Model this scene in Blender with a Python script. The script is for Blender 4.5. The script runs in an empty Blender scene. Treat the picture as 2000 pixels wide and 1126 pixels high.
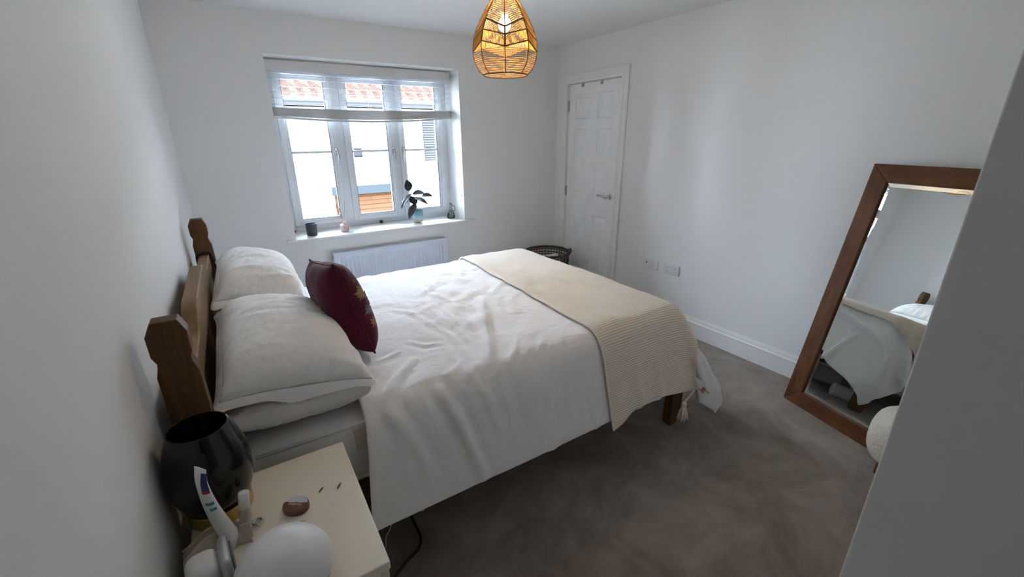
import bpy, bmesh, math, random
import numpy as np
from mathutils import Vector, Matrix, Euler, noise as mnoise
random.seed(7); RNG = np.random.RandomState(7)
S = bpy.context.scene; COL = S.collection

# ------------------------------------------------------------------ camera, world, lights, exposure
CAM = (0.2517, 0.1552, 1.5312); YAW, PITCH, ROLL, FPX = 0.5684, -0.3429, -0.0086, 832.76
cy, sy, cp, sp = math.cos(YAW), math.sin(YAW), math.cos(PITCH), math.sin(PITCH)
fw = Vector((sy*cp, cy*cp, sp)); rt = Vector((cy, -sy, 0)); up = rt.cross(fw)
r2 = rt*math.cos(ROLL) + up*math.sin(ROLL); u2 = -rt*math.sin(ROLL) + up*math.cos(ROLL)
cd = bpy.data.cameras.new('camera'); cam = bpy.data.objects.new('camera', cd); COL.objects.link(cam)
M = Matrix((r2, u2, -fw)).transposed().to_4x4(); M.translation = CAM; cam.matrix_world = M
cd.sensor_width = 36; cd.lens = FPX*36/2000; cd.clip_start = 0.02; cd.clip_end = 200
S.camera = cam
S.view_settings.view_transform = 'Standard'; S.view_settings.look = 'None'
S.view_settings.gamma = 1; S.view_settings.use_curve_mapping = False
S.view_settings.exposure = 0.0
S.cycles.use_denoising = True
S.cycles.max_bounces = 10; S.cycles.diffuse_bounces = 7; S.cycles.glossy_bounces = 5
S.cycles.transparent_max_bounces = 12; S.cycles.transmission_bounces = 6
S.cycles.sample_clamp_indirect = 20
SKY = 68.0
w = bpy.data.worlds.new('sky'); S.world = w; w.use_nodes = True
bg = w.node_tree.nodes['Background']; bg.inputs[0].default_value = (0.71, 0.87, 1.07, 1); bg.inputs[1].default_value = SKY

W, D, H = 3.1512, 3.8167, 2.3341          # right wall, window wall, ceiling
XL = -0.012                                # left wall
WL, WR, WT, WB = 0.592, 2.064, 2.0745, 0.785   # window opening
YF = 4.115                                 # room face of the window frame
DY1, DY2, DH = 2.952, 3.644, 1.99          # door opening in the right wall
EX, EY = 0.66, 0.2314                       # near wall corner beside the camera
YB = -2.9                                  # end of the entrance recess

pl = bpy.data.lights.new('window_portal', 'AREA'); pl.shape = 'RECTANGLE'; pl.size = WR-WL; pl.size_y = WT-WB
po = bpy.data.objects.new('window_portal', pl); COL.objects.link(po)
po.location = ((WL+WR)/2, YF+0.2, (WT+WB)/2); po.rotation_euler = (-math.pi/2, 0, 0)
pl.cycles.is_portal = True

# ------------------------------------------------------------------ helpers
WLOC = {}
def tag(o, label=None, cat=None, group=None, kind=None):
    if label: o['label'] = label
    if cat: o['category'] = cat
    if group: o['group'] = group
    if kind: o['kind'] = kind
    return o
def thing(name, label, cat, loc, group=None, kind=None):
    o = bpy.data.objects.new(name, None); COL.objects.link(o); o.location = loc
    o.empty_display_size = 0.05
    WLOC[o.name] = Vector(loc)
    return tag(o, label, cat, group, kind)
def link(o, center, parent):
    COL.objects.link(o); WLOC[o.name] = Vector(center)
    if parent is not None:
        o.parent = parent; o.location = Vector(center) - WLOC[parent.name]
    else: o.location = center
    return o
def mesh_obj(name, verts, faces, mat, parent=None, smooth=False, base=False, uv=None, xf=None):
    V = np.array([tuple(v) for v in verts], float)
    if xf is not None: V = np.array([tuple(xf @ Vector(v)) for v in V])
    lo, hi = V.min(0), V.max(0); c = (lo+hi)/2
    if base or parent is None: c = np.array([c[0], c[1], lo[2]])
    me = bpy.data.meshes.new(name); me.from_pydata((V-c).tolist(), [], faces)
    if uv is not None:
        L = me.uv_layers.new(name='UVMap'); 
        for lp in me.loops: L.data[lp.index].uv = uv[lp.vertex_index]
    me.materials.append(mat)
    if smooth: me.polygons.foreach_set('use_smooth', [True]*len(me.polygons))
    me.update()
    o = bpy.data.objects.new(name, me)
    return link(o, c, parent)
class MB:
    def __init__(s): s.v = []; s.f = []
    def add(s, v, f):
        n = len(s.v); s.v += [Vector(x) for x in v]; s.f += [[i+n for i in q] for q in f]; return s
    def box(s, x0, x1, y0, y1, z0, z1):
        v = [(x, y, z) for x in (x0, x1) for y in (y0, y1) for z in (z0, z1)]
        return s.add(v, [(0,1,3,2), (4,6,7,5), (0,4,5,1), (2,3,7,6), (0,2,6,4), (1,5,7,3)])
    def bbox(s, x0, x1, y0, y1, z0, z1, b=0.004, seg=2):
        bm = bmesh.new(); bmesh.ops.create_cube(bm, size=1)
        for v in bm.verts: v.co = ((x0+x1)/2+v.co.x*(x1-x0), (y0+y1)/2+v.co.y*(y1-y0), (z0+z1)/2+v.co.z*(z1-z0))
        b = min(b, .49*min(x1-x0, y1-y0, z1-z0))
        bmesh.ops.bevel(bm, geom=bm.edges[:], offset=b, segments=seg, affect='EDGES', profile=.5)
        bm.verts.index_update()
        s.add([v.co.copy() for v in bm.verts], [[v.index for v in f.verts] for f in bm.faces]); bm.free(); return s
    def prism(s, poly, a0, a1, axis='y'):
        def P(p, a):
            return {'y': (p[0], a, p[1]), 'x': (a, p[0], p[1]), 'z': (p[0], p[1], a)}[axis]
        n = len(poly); v = [P(p, a0) for p in poly] + [P(p, a1) for p in poly]
        f = [list(range(n))[::-1], list(range(n, 2*n))] + [(i, (i+1) % n, n+(i+1) % n, n+i) for i in range(n)]
        return s.add(v, f)
    def lathe(s, prof, c=(0, 0, 0), seg=32, closed=False, sx=1, sy=1):
        n = len(prof); v = []; f = []
        for k in range(seg):
            a = 2*math.pi*k/seg
            v += [(c[0]+r*math.cos(a)*sx, c[1]+r*math.sin(a)*sy, c[2]+z) for r, z in prof]
        for k in range(seg):
            k2 = (k+1) % seg
            for i in range(n-1 if not closed else n):
                j = (i+1) % n; f.append((k*n+i, k2*n+i, k2*n+j, k*n+j))
        return s.add(v, f)
    def tube(s, path, r, seg=8, cap=True):
        P = [Vector(p) for p in path]; n = len(P); R = r if isinstance(r, (list, tuple)) else [r]*n
        v = []; f = []; ref = None
        for i in range(n):
            t = (P[min(i+1, n-1)]-P[max(i-1, 0)]).normalized()
            if ref is None:
                ref = Vector((0, 0, 1)) if abs(t.z) < .9 else Vector((1, 0, 0))
            a = (ref - t*ref.dot(t))
            if a.length < 1e-5: a = t.orthogonal()
            a.normalize(); b = t.cross(a); ref = a
            for k in range(seg):
                q = 2*math.pi*k/seg; v.append(P[i]+(a*math.cos(q)+b*math.sin(q))*R[i])
        for i in range(n-1):
            for k in range(seg):
                k2 = (k+1) % seg; f.append((i*seg+k, i*seg+k2, (i+1)*seg+k2, (i+1)*seg+k))
        if cap: f += [list(range(seg))[::-1], list(range((n-1)*seg, n*seg))]
        return s.add(v, f)
    def sphere(s, c, r, seg=16, rings=10):
        rx, ry, rz = r if isinstance(r, (tuple, list)) else (r, r, r)
        v = [(c[0], c[1], c[2]-rz)]; f = []
        for i in range(1, rings):
            a = -math.pi/2+math.pi*i/rings
            for k in range(seg):
                b = 2*math.pi*k/seg; v.append((c[0]+rx*math.cos(a)*math.cos(b), c[1]+ry*math.cos(a)*math.sin(b), c[2]+rz*math.sin(a)))
        v.append((c[0], c[1], c[2]+rz)); N = len(v)-1
        for k in range(seg):
            k2 = (k+1) % seg; f.append((0, 1+k2, 1+k)); f.append((N, N-seg+k, N-seg+k2))
            for i in range(rings-2): f.append((1+i*seg+k, 1+i*seg+k2, 1+(i+1)*seg+k2, 1+(i+1)*seg+k))
        return s.add(v, f)
    def build(s, name, mat, parent=None, smooth=False, xf=None):
        return mesh_obj(name, s.v, s.f, mat, parent, smooth, xf=xf)
def smooth_angle(o, deg=35):
    me = o.data; me.polygons.foreach_set('use_smooth', [True]*len(me.polygons))
    me.set_sharp_from_angle(angle=math.radians(deg)); return o
def bevel(o, wd=.003, seg=2):
    m = o.modifiers.new('bevel', 'BEVEL'); m.width = wd; m.segments = seg; m.limit_method = 'ANGLE'; m.angle_limit = math.radians(40); return o
def subsurf(o, n=1):
    m = o.modifiers.new('sub', 'SUBSURF'); m.levels = n; m.render_levels = n; return o
def catmull(pts, n=8):
    P = [Vector(p) for p in pts]; P = [P[0]*2-P[1]] + P + [P[-1]*2-P[-2]]; out = []
    for i in range(1, len(P)-2):
        for k in range(n):
            t = k/n; a, b, c, d = P[i-1], P[i], P[i+1], P[i+2]
            out.append(.5*((2*b)+(c-a)*t+(2*a-5*b+4*c-d)*t*t+(3*b-a-3*c+d)*t**3))
    out.append(P[-2]); return out

def XF(loc, rx=0, ry=0, rz=0): return Matrix.Translation(loc) @ Euler((rx, ry, rz), 'XYZ').to_matrix().to_4x4()

# ------------------------------------------------------------------ materials
def nodes(name):
    m = bpy.data.materials.new(name); m.use_nodes = True; nt = m.node_tree
    return m, nt, nt.nodes['Principled BSDF']
def N(nt, t, **k):
    n = nt.nodes.new(t)
    for a, b in k.items():
        if a.startswith('i_'): n.inputs[a[2:].replace('_', ' ')].default_value = b
        else: setattr(n, a, b)
    return n
def mat(name, col, rough=.5, metal=0, var=None, scale=(8, 8, 8), bump=0, bscale=200, col2=None, spec=.5, sheen=0, detail=4, contrast=(.35, .65), coat=0):
    m, nt, b = nodes(name); L = nt.links.new
    b.inputs['Base Color'].default_value = (*col, 1); b.inputs['Roughness'].default_value = rough
    b.inputs['Metallic'].default_value = metal; b.inputs['Specular IOR Level'].default_value = spec
    b.inputs['Sheen Weight'].default_value = sheen; b.inputs['Coat Weight'].default_value = coat
    tc = N(nt, 'ShaderNodeTexCoord')
    if col2 is None: col2 = tuple(c*.94 for c in col)
    mp = N(nt, 'ShaderNodeMapping'); mp.inputs['Scale'].default_value = scale; L(tc.outputs['Object'], mp.inputs[0])
    nz = N(nt, 'ShaderNodeTexNoise', i_Scale=1.0, i_Detail=detail); L(mp.outputs[0], nz.inputs['Vector'])
    rp = N(nt, 'ShaderNodeValToRGB'); rp.color_ramp.elements[0].color = (*col, 1); rp.color_ramp.elements[1].color = (*col2, 1)
    rp.color_ramp.elements[0].position, rp.color_ramp.elements[1].position = contrast
    L(nz.outputs[0], rp.inputs[0]); L(rp.outputs[0], b.inputs['Base Color'])
    if bump:
        n2 = N(nt, 'ShaderNodeTexNoise', i_Scale=bscale, i_Detail=4.0); L(tc.outputs['Object'], n2.inputs['Vector'])
        bp = N(nt, 'ShaderNodeBump', i_Strength=bump, i_Distance=.002); L(n2.outputs[0], bp.inputs['Height']); L(bp.outputs[0], b.inputs['Normal'])
    return m
def wood(name, c1, c2, axis, rough=.45, s=1.0, knots=True):
    m, nt, b = nodes(name); L = nt.links.new
    tc = N(nt, 'ShaderNodeTexCoord'); mp = N(nt, 'ShaderNodeMapping'); L(tc.outputs['Object'], mp.inputs[0])
    sc = [26*s, 26*s, 26*s]; sc['xyz'.index(axis)] = 1.6*s; mp.inputs['Scale'].default_value = sc
    n1 = N(nt, 'ShaderNodeTexNoise', i_Scale=1.0, i_Detail=6.0, i_Distortion=.6); L(mp.outputs[0], n1.inputs['Vector'])
    rp = N(nt, 'ShaderNodeValToRGB'); e = rp.color_ramp.elements; e[0].color = (*c1, 1); e[1].color = (*c2, 1); e[0].position = .33; e[1].position = .68
    L(n1.outputs[0], rp.inputs[0])
    mp2 = N(nt, 'ShaderNodeMapping'); L(tc.outputs['Object'], mp2.inputs[0]); mp2.inputs['Scale'].default_value = [x*5 for x in sc]
    n2 = N(nt, 'ShaderNodeTexNoise', i_Scale=1.0, i_Detail=3.0); L(mp2.outputs[0], n2.inputs['Vector'])
    mx = N(nt, 'ShaderNodeMixRGB', blend_type='MULTIPLY'); mx.inputs[0].default_value = .45; L(rp.outputs[0], mx.inputs[1]); L(n2.outputs[0], mx.inputs[2])
    br = N(nt, 'ShaderNodeBrightContrast'); br.inputs['Bright'].default_value = .0; L(mx.outputs[0], br.inputs[0])
    L(br.outputs[0], b.inputs['Base Color']); b.inputs['Roughness'].default_value = rough+.12; b.inputs['Specular IOR Level'].default_value = .22
    bp = N(nt, 'ShaderNodeBump', i_Strength=.15, i_Distance=.001); L(n2.outputs[0], bp.inputs['Height']); L(bp.outputs[0], b.inputs['Normal'])
    return m
def fabric(name, col, col2=None, weave=900, motif=0, bump=.35, rough=.9, sheen=.15, crease=0):
    m, nt, b = nodes(name); L = nt.links.new
    col2 = col2 or tuple(c*.95 for c in col)
    tc = N(nt, 'ShaderNodeTexCoord')
    n1 = N(nt, 'ShaderNodeTexNoise', i_Scale=9.0, i_Detail=5.0); L(tc.outputs['Object'], n1.inputs['Vector'])
    rp = N(nt, 'ShaderNodeValToRGB'); rp.color_ramp.elements[0].color = (*col, 1); rp.color_ramp.elements[1].color = (*col2, 1)
    rp.color_ramp.elements[0].position = .35; rp.color_ramp.elements[1].position = .7
    L(n1.outputs[0], rp.inputs[0]); L(rp.outputs[0], b.inputs['Base Color'])
    b.inputs['Roughness'].default_value = rough; b.inputs['Sheen Weight'].default_value = sheen; b.inputs['Specular IOR Level'].default_value = .2
    n2 = N(nt, 'ShaderNodeTexNoise', i_Scale=float(weave), i_Detail=2.0); L(tc.outputs['Object'], n2.inputs['Vector'])
    h = n2.outputs[0]; L0 = L
    n3 = N(nt, 'ShaderNodeTexNoise', i_Scale=45.0, i_Detail=6.0, i_Distortion=.8); L(tc.outputs['Object'], n3.inputs['Vector'])
    ad = N(nt, 'ShaderNodeMath', operation='MULTIPLY_ADD'); L(n3.outputs[0], ad.inputs[0]); ad.inputs[1].default_value = 2.0; L(h, ad.inputs[2]); h = ad.outputs[0]
    if motif:
        vo = N(nt, 'ShaderNodeTexVoronoi', feature='SMOOTH_F1'); vo.inputs['Scale'].default_value = 60; L(tc.outputs['Object'], vo.inputs['Vector'])
        a2 = N(nt, 'ShaderNodeMath', operation='MULTIPLY_ADD'); L(vo.outputs[0], a2.inputs[0]); a2.inputs[1].default_value = motif; L(h, a2.inputs[2]); h = a2.outputs[0]
    bp = N(nt, 'ShaderNodeBump', i_Strength=bump, i_Distance=.0025); L(h, bp.inputs['Height'])
    last = bp
    if crease:
        for sc_, di, k_ in (((7, 13, 10), .010, .55), ((19, 34, 26), .005, .5)):
            mp = N(nt, 'ShaderNodeMapping'); mp.inputs['Scale'].default_value = sc_; mp.inputs['Rotation'].default_value = (0, 0, .5 if di > .006 else -.35); L(tc.outputs['Object'], mp.inputs[0])
            rg = N(nt, 'ShaderNodeTexNoise', noise_type='RIDGED_MULTIFRACTAL'); rg.inputs['Scale'].default_value = 1.0; rg.inputs['Detail'].default_value = 3.0; rg.inputs['Distortion'].default_value = .35
            L(mp.outputs[0], rg.inputs['Vector'])
            b2 = N(nt, 'ShaderNodeBump', i_Strength=crease*k_, i_Distance=di); L(rg.outputs[0], b2.inputs['Height']); L(last.outputs[0], b2.inputs['Normal']); last = b2
    L(last.outputs[0], b.inputs['Normal'])
    return m
def emit(name, col, st):
    m = bpy.data.materials.new(name); m.use_nodes = True; nt = m.node_tree; nt.nodes.clear()
    e = N(nt, 'ShaderNodeEmission'); e.inputs[0].default_value = (*col, 1); e.inputs[1].default_value = st
    o = N(nt, 'ShaderNodeOutputMaterial'); nt.links.new(e.outputs[0], o.inputs[0]); return m
def thin_glass(name, tint=(1, 1, 1), gl=.06, rough=0):
    m = bpy.data.materials.new(name); m.use_nodes = True; nt = m.node_tree; nt.nodes.clear(); L = nt.links.new
    t = N(nt, 'ShaderNodeBsdfTransparent'); t.inputs[0].default_value = (*tint, 1)
    g = N(nt, 'ShaderNodeBsdfGlossy'); g.inputs['Roughness'].default_value = rough
    fr = N(nt, 'ShaderNodeFresnel'); fr.inputs[0].default_value = 1.45
    mx = N(nt, 'ShaderNodeMixShader'); L(fr.outputs[0], mx.inputs[0]); L(t.outputs[0], mx.inputs[1]); L(g.outputs[0], mx.inputs[2])
    o = N(nt, 'ShaderNodeOutputMaterial'); L(mx.outputs[0], o.inputs[0]); return m

m_wall = mat('wall_paint', (.80, .80, .80), .85, bump=.06, bscale=90, scale=(1.5, 1.5, 1.5), col2=(.785, .785, .785), spec=.25)
m_ceil = mat('ceiling_paint', (.82, .82, .815), .9, bump=.015, bscale=90, spec=.2, col2=(.81, .81, .805))
m_trim = mat('white_gloss_trim', (.82, .82, .81), .35, scale=(2, 2, 2), spec=.45)
m_pvc = mat('white_pvc', (.70, .73, .76), .3)
m_door = mat('white_door_paint', (.88, .89, .90), .35, bump=.04, bscale=300)
m_rad = mat('white_enamel', (.66, .72, .83), .35)  # blue cast of the window daylight is mixed into this white enamel's colour
m_carpet = None
def carpet():
    m, nt, b = nodes('taupe_carpet'); L = nt.links.new
    tc = N(nt, 'ShaderNodeTexCoord')
    n1 = N(nt, 'ShaderNodeTexNoise', i_Scale=3.2, i_Detail=8.0, i_Roughness=.7, i_Distortion=.5); L(tc.outputs['Object'], n1.inputs['Vector'])
    r1 = N(nt, 'ShaderNodeValToRGB'); e = r1.color_ramp.elements; e[0].position = .36; e[0].color = (.180, .138, .104, 1); e[1].position = .64; e[1].color = (.36, .305, .26, 1)
    L(n1.outputs[0], r1.inputs[0])
    n2 = N(nt, 'ShaderNodeTexNoise', i_Scale=420.0, i_Detail=2.0); L(tc.outputs['Object'], n2.inputs['Vector'])
    mx = N(nt, 'ShaderNodeMixRGB', blend_type='OVERLAY'); mx.inputs[0].default_value = .55; L(r1.outputs[0], mx.inputs[1]); L(n2.outputs[0], mx.inputs[2])
    L(mx.outputs[0], b.inputs['Base Color']); b.inputs['Roughness'].default_value = 1; b.inputs['Specular IOR Level'].default_value = .1
    b.inputs['Sheen Weight'].default_value = .3; b.inputs['Sheen Roughness'].default_value = .6
    n3 = N(nt, 'ShaderNodeTexNoise', i_Scale=60.0, i_Detail=6.0); L(tc.outputs['Object'], n3.inputs['Vector'])
    ad = N(nt, 'ShaderNodeMath', operation='ADD'); L(n2.outputs[0], ad.inputs[0]); L(n3.outputs[0], ad.inputs[1])
    bp = N(nt, 'ShaderNodeBump', i_Strength=.7, i_Distance=.006); L(ad.outputs[0], bp.inputs['Height']); L(bp.outputs[0], b.inputs['Normal'])
    return m
m_carpet = carpet()
m_duvet = fabric('white_jacquard', (.82, .80, .79), (.79, .77, .765), weave=700, motif=1.2, bump=.5, crease=1.0)
m_pillow = fabric('white_oxford_cotton', (.86, .845, .82), (.84, .82, .80), weave=700, motif=1.0, bump=.45, crease=.8)
m_sheet = fabric('grey_white_sheet', (.82, .80, .78), (.79, .77, .75), weave=1100, bump=.2, crease=.5)
m_velvet = fabric('burgundy_velvet', (.095, .003, .022), (.06, .0015, .013), weave=1200, bump=.25, rough=.8, sheen=.18, crease=.5)
m_navy = fabric('navy_cloth', (.006, .008, .028), (.014, .022, .06), weave=500, bump=.3)
m_maroon = fabric('maroon_cloth', (.16, .025, .06), (.12, .02, .05), bump=.3)
m_pine_dark = wood('antique_waxed_pine', (.115, .055, .022), (.20, .105, .045), 'z')
m_pine_y = wood('waxed_pine_rail', (.19, .110, .045), (.33, .205, .090), 'y')
m_pine_end = wood('waxed_pine_end', (.115, .055, .022), (.20, .105, .045), 'x')
m_teak_z = wood('teak_frame_upright', (.115, .040, .013), (.20, .078, .026), 'z', .4)
m_teak_y = wood('teak_frame_rail', (.115, .040, .013), (.20, .078, .026), 'y', .4)
m_chrome = mat('chrome', (.75, .75, .76), .12, 1)
m_steel = mat('brushed_steel', (.45, .45, .46), .35, 1)
m_brass = mat('brushed_brass', (.62, .44, .16), .32, 1, col2=(.54, .38, .13))
m_black = mat('matte_black', (.018, .018, .02), .5)
m_table = mat('cream_laminate', (.88, .81, .68), .35, scale=(3, 3, 3), col2=(.86, .79, .66))
m_plastic = mat('white_plastic', (.78, .78, .78), .35)
m_silver = mat('silver_plastic', (.52, .54, .57), .3, .6)
m_socket = mat('white_socket_plastic', (.74, .74, .76), .3)
m_hole = mat('dark_slot', (.02, .02, .02), .6)
m_slat = mat('blind_slat', (.70, .69, .68), .45)
m_cord = mat('pale_cord', (.72, .72, .70), .7)

# ------------------------------------------------------------------ room shell
def struct(mb, name, m, parent=None, label=None, smooth=False, b=0):
    o = mb.build(name, m, parent, smooth)
    if parent is None: o['kind'] = 'structure'
    if label: o['label'] = label
    if b: bevel(o, b)
    return o
struct(MB().box(-.3, W+.3, YB-.2, D+.35, -.2, 0), 'floor', m_carpet, label='taupe grey cut pile carpet covering the bedroom floor')
struct(MB().box(-.3, W+.3, YB-.2, D+.35, H, H+.2), 'ceiling', m_ceil, label='plain white ceiling with the woven pendant')
struct(MB().box(XL-.25, XL, YB-.2, D+.35, 0, H), 'wall_left', m_wall, label='white wall behind the wooden headboard')
struct(MB().box(XL, WL, D, D+.33, 0, H).box(WR, W+.3, D, D+.33, 0, H).box(WL, WR, D, D+.33, 0, WB-.022).box(WL, WR, D, D+.33, WT, H),
       'wall_back', m_wall, label='white wall with the window and the radiator')
struct(MB().box(W, W+.2, EY, DY1, 0, H).box(W, W+.2, DY2, D, 0, H).box(W, W+.2, DY1, DY2, DH, H).box(W+.16, W+.2, DY1, DY2, 0, DH),
       'wall_right', m_wall, label='white wall with the door, sockets and leaning mirror')
struct(MB().box(EX, W+.2, YB, EY, 0, H), 'wall_front', m_wall, label='grey shaded wall end close to the camera', b=.0012)
struct(MB().box(XL, EX, YB-.1, YB, 0, H), 'wall_entrance', m_wall, label='white wall closing the entrance recess')

SKP = [(0, 0), (.016, 0), (.016, .112), (.019, .116), (.019, .122), (.012, .130), (.010, .142), (.007, .152), (.004, .160), (0, .160)]
def skirt(name, a, b_, side, lab):
    mb = MB()
    if side == 'R': mb.prism([(W-p, z) for p, z in SKP], a, b_, 'y')
    if side == 'L': mb.prism([(XL+p, z) for p, z in SKP], a, b_, 'y')
    if side == 'B': mb.prism([(D-p, z) for p, z in SKP], a, b_, 'x')
    if side == 'F': mb.prism([(EY+p, z) for p, z in SKP], a, b_, 'x')
    struct(mb, name, m_trim, label=lab)
skirt('baseboard_right', EY, DY1-.078, 'R', 'white moulded skirting board running from door to mirror')
skirt('baseboard_left', YB, D, 'L', 'white skirting board behind the bed head')
skirt('baseboard_back', XL, W, 'B', 'white skirting board under the window')
skirt('baseboard_front', EX, W, 'F', 'white skirting board on the wall behind the stool')

# ------------------------------------------------------------------ door in the right wall
dr = thing('door_1', 'white six panel door with chrome lever handle', None, (W, (DY1+DY2)/2, 0), kind='structure')
AW = .076
ar = MB()
for (y0, y1, z0, z1) in ((DY1-AW, DY1-.004, 0, DH+.085), (DY2+.004, DY2+AW, 0, DH+.085)):
    ar.bbox(W-.019, W, y0, y1, z0, z1, .005)
ar.bbox(W-.0185, W, DY1-AW+.001, DY2+AW-.001, DH+.004, DH+.085, .005)
for (y0, y1, z0, z1) in ((DY1-.03, DY1-.001, 0, DH+.03), (DY2+.001, DY2+.03, 0, DH+.03)): ar.bbox(W-.023, W, y0, y1, z0, z1, .004)
ar.bbox(W-.0225, W, DY1-.03, DY2+.03, DH+.001, DH+.03, .004)
ar.box(W, W+.16, DY1-.004, DY1+.001, 0, DH).box(W, W+.16, DY2-.001, DY2+.004, 0, DH).box(W, W+.16, DY1, DY2, DH-.001, DH+.004)
ar.build('architrave', m_trim, dr)
# leaf: a grid with raised and fielded panels pushed in
LX = W+.004
def door_leaf():
    pans = [(3.09, 3.235, 1.68, 1.892), (3.352, 3.555, 1.68, 1.892), (3.052, 3.235, .985, 1.59), (3.352, 3.545, .985, 1.59), (3.047, 3.235, .215, .80), (3.352, 3.545, .215, .80)]
    pans = [(3.05, 3.236, a[2], a[3]) if i % 2 == 0 else (3.352, 3.546, a[2], a[3]) for i, a in enumerate(pans)]
    y0, y1, z0, z1 = DY1+.003, DY2-.003, .008, DH-.004
    ys = sorted({y0, y1} | {a for p in pans for a in p[:2]}); zs = sorted({z0, z1} | {a for p in pans for a in p[2:]})
    mb = MB()
    for i in range(len(ys)-1):
        for j in range(len(zs)-1):
            a, b_, c, d = ys[i], ys[i+1], zs[j], zs[j+1]
            if any(abs(a-p[0]) < 1e-6 and abs(b_-p[1]) < 1e-6 and c >= p[2]-1e-6 and d <= p[3]+1e-6 for p in pans): continue
            mb.add([(LX, a, c), (LX, b_, c), (LX, b_, d), (LX, a, d)], [(0, 1, 2, 3)])
    for p in pans:
        rings = [(0, 0), (.006, .009), (.022, .010), (.030, .006), (.048, .002)]
        vv = []
        for ins, dep in rings:
            vv += [(LX+dep, p[0]+ins, p[2]+ins), (LX+dep, p[1]-ins, p[2]+ins), (LX+dep, p[1]-ins, p[3]-ins), (LX+dep, p[0]+ins, p[3]-ins)]
        ff = [(r*4+k, r*4+(k+1) % 4, r*4+4+(k+1) % 4, r*4+4+k) for r in range(len(rings)-1) for k in range(4)]
        n = len(rings)*4; ff.append((n-4, n-3, n-2, n-1)); mb.add(vv, ff)
    mb.box(LX+.011, LX+.04, y0, y1, z0, z1)
    return mb
leaf = door_leaf().build('leaf', m_door, dr)
hd = MB()
def ylathe(mb, c, prof, seg=24):
    t = MB().lathe(prof, (0, 0, 0), seg); mb.add([(c[0]-v.z, c[1]+v.x, c[2]+v.y) for v in t.v], t.f)
ylathe(hd, (LX, 3.012, 1.0), [(0, .009), (.024, .009), (.0265, .006), (.0265, 0)])
hd.tube(catmull([(LX-.006, 3.012, 1.0), (LX-.03, 3.012, 1.0), (LX-.047, 3.016, 1.0), (LX-.052, 3.03, 1.0), (LX-.05, 3.07, 1.002), (LX-.046, 3.10, 1.004), (LX-.05, 3.13, 1.004)], 6), [.011]*36+[.010], 12)
hd.build('lever_handle', m_chrome, leaf, True)
for z in (1.80, 1.0, .24):
    MB().tube([(W-.004, DY2-.001, z-.05), (W-.004, DY2-.001, z+.05)], .0055, 10).box(W-.002, W+.003, DY2-.014, DY2+.002, z-.05, z+.05).build('hinge', m_steel, dr)
for y, lab in ((3.446, 'small grey over-door hook nearer the hinge side of the white door'), (3.20, 'small grey over-door hook nearer the handle side of the white door')):
    h = MB().box(LX-.004, LX-.001, y-.014, y+.014, DH-.032, DH-.003).tube(catmull([(LX-.003, y, DH-.026), (LX-.014, y, DH-.034), (LX-.02, y, DH-.026), (LX-.019, y, DH-.018)], 4), .003, 6)
    tag(h.build('door_hook', m_steel), lab, 'hook', 'hooks over the door')

# ------------------------------------------------------------------ window
m_pane = thin_glass('window_glass')
m_gask = mat('grey_gasket', (.12, .13, .15), .6)
wn = thing('window_1', 'white three-light casement window above the radiator', None, ((WL+WR)/2, YF, WB), kind='structure')
fr = MB()
Y0, Y1 = YF, YF+.07
fr.bbox(WL, WL+.055, Y0, Y1, WB, WT, .006).bbox(WR-.055, WR, Y0, Y1, WB, WT, .006)
fr.bbox(WL+.05, WR-.05, Y0+.001, Y1, WB, WB+.055, .006).bbox(WL+.05, WR-.05, Y0+.001, Y1, WT-.06, WT, .006)
for xm in (1.090, 1.565): fr.bbox(xm-.036, xm+.036, Y0+.002, Y1, WB+.05, WT-.055, .006)
fr.build('outer_frame', m_pvc, wn)
GL = [(.702, 1.008), (1.174, 1.489), (1.640, 1.957)]
SX = [(.640, 1.062), (1.118, 1.543), (1.587, 2.016)]
for k in range(3):
    (g0, g1), (s0, s1) = GL[k], SX[k]; gz0, gz1, z0, z1 = .884, 1.958, .832, 2.022
    a, b_ = YF-.014, YF+.05
    sm = MB()
    def ring(x0, x1, zz0, zz1, X0, X1, Z0, Z1, ya, yb):
        sm.bbox(x0, X0, ya, yb, zz0, zz1, .004).bbox(X1, x1, ya, yb, zz0, zz1, .004)
        sm.bbox(X0-.002, X1+.002, ya+.0005, yb, zz0, Z0, .004).bbox(X0-.002, X1+.002, ya+.0005, yb, Z1, zz1, .004)
    ring(s0, s1, z0, z1, g0-.02, g1+.02, gz0-.02, gz1+.02, a, b_)
    ring(g0-.024, g1+.024, gz0-.024, gz1+.024, g0, g1, gz0, gz1, a+.011, b_)
    sa = sm.build('sash', m_pvc, wn)
    gk = MB().box(g0, g1, a+.016, a+.03, gz0, gz0+.004).box(g0, g1, a+.016, a+.03, gz1-.004, gz1).box(g0, g0+.004, a+.016, a+.03, gz0, gz1).box(g1-.005, g1, a+.016, a+.03, gz0, gz1)
    gk.build('gasket', m_gask, sa)
    MB().box(g0, g1, a+.030, a+.034, gz0, gz1).build('pane', m_pane, sa)
    MB().bbox(g0, g1, a+.018, a+.046, 1.410, 1.430, .004).build('glazing_bar', m_pvc, sa)
    hx = g1+.032 if k < 2 else g0-.032
    hm = MB().bbox(hx-.009, hx+.009, a-.012, a, 1.385, 1.45, .004)
    sgn = 1 if k < 2 else -1
    hm.tube(catmull([(hx, a-.01, 1.44), (hx, a-.03, 1.44), (hx+.004*sgn, a-.038, 1.42), (hx+.008*sgn, a-.036, 1.37), (hx+.006*sgn, a-.03, 1.315)], 5), [.008]*8+[.0075]*8+[.006]*5, 8)
    hm.build('handle', m_chrome, sa, True)
trim = MB().bbox(.524, 2.156, D-.033, D, WB-.022, WB, .005).bbox(WL+.0005, WR-.0005, D-.001, YF+.01, WB-.022, WB, .002)
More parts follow.
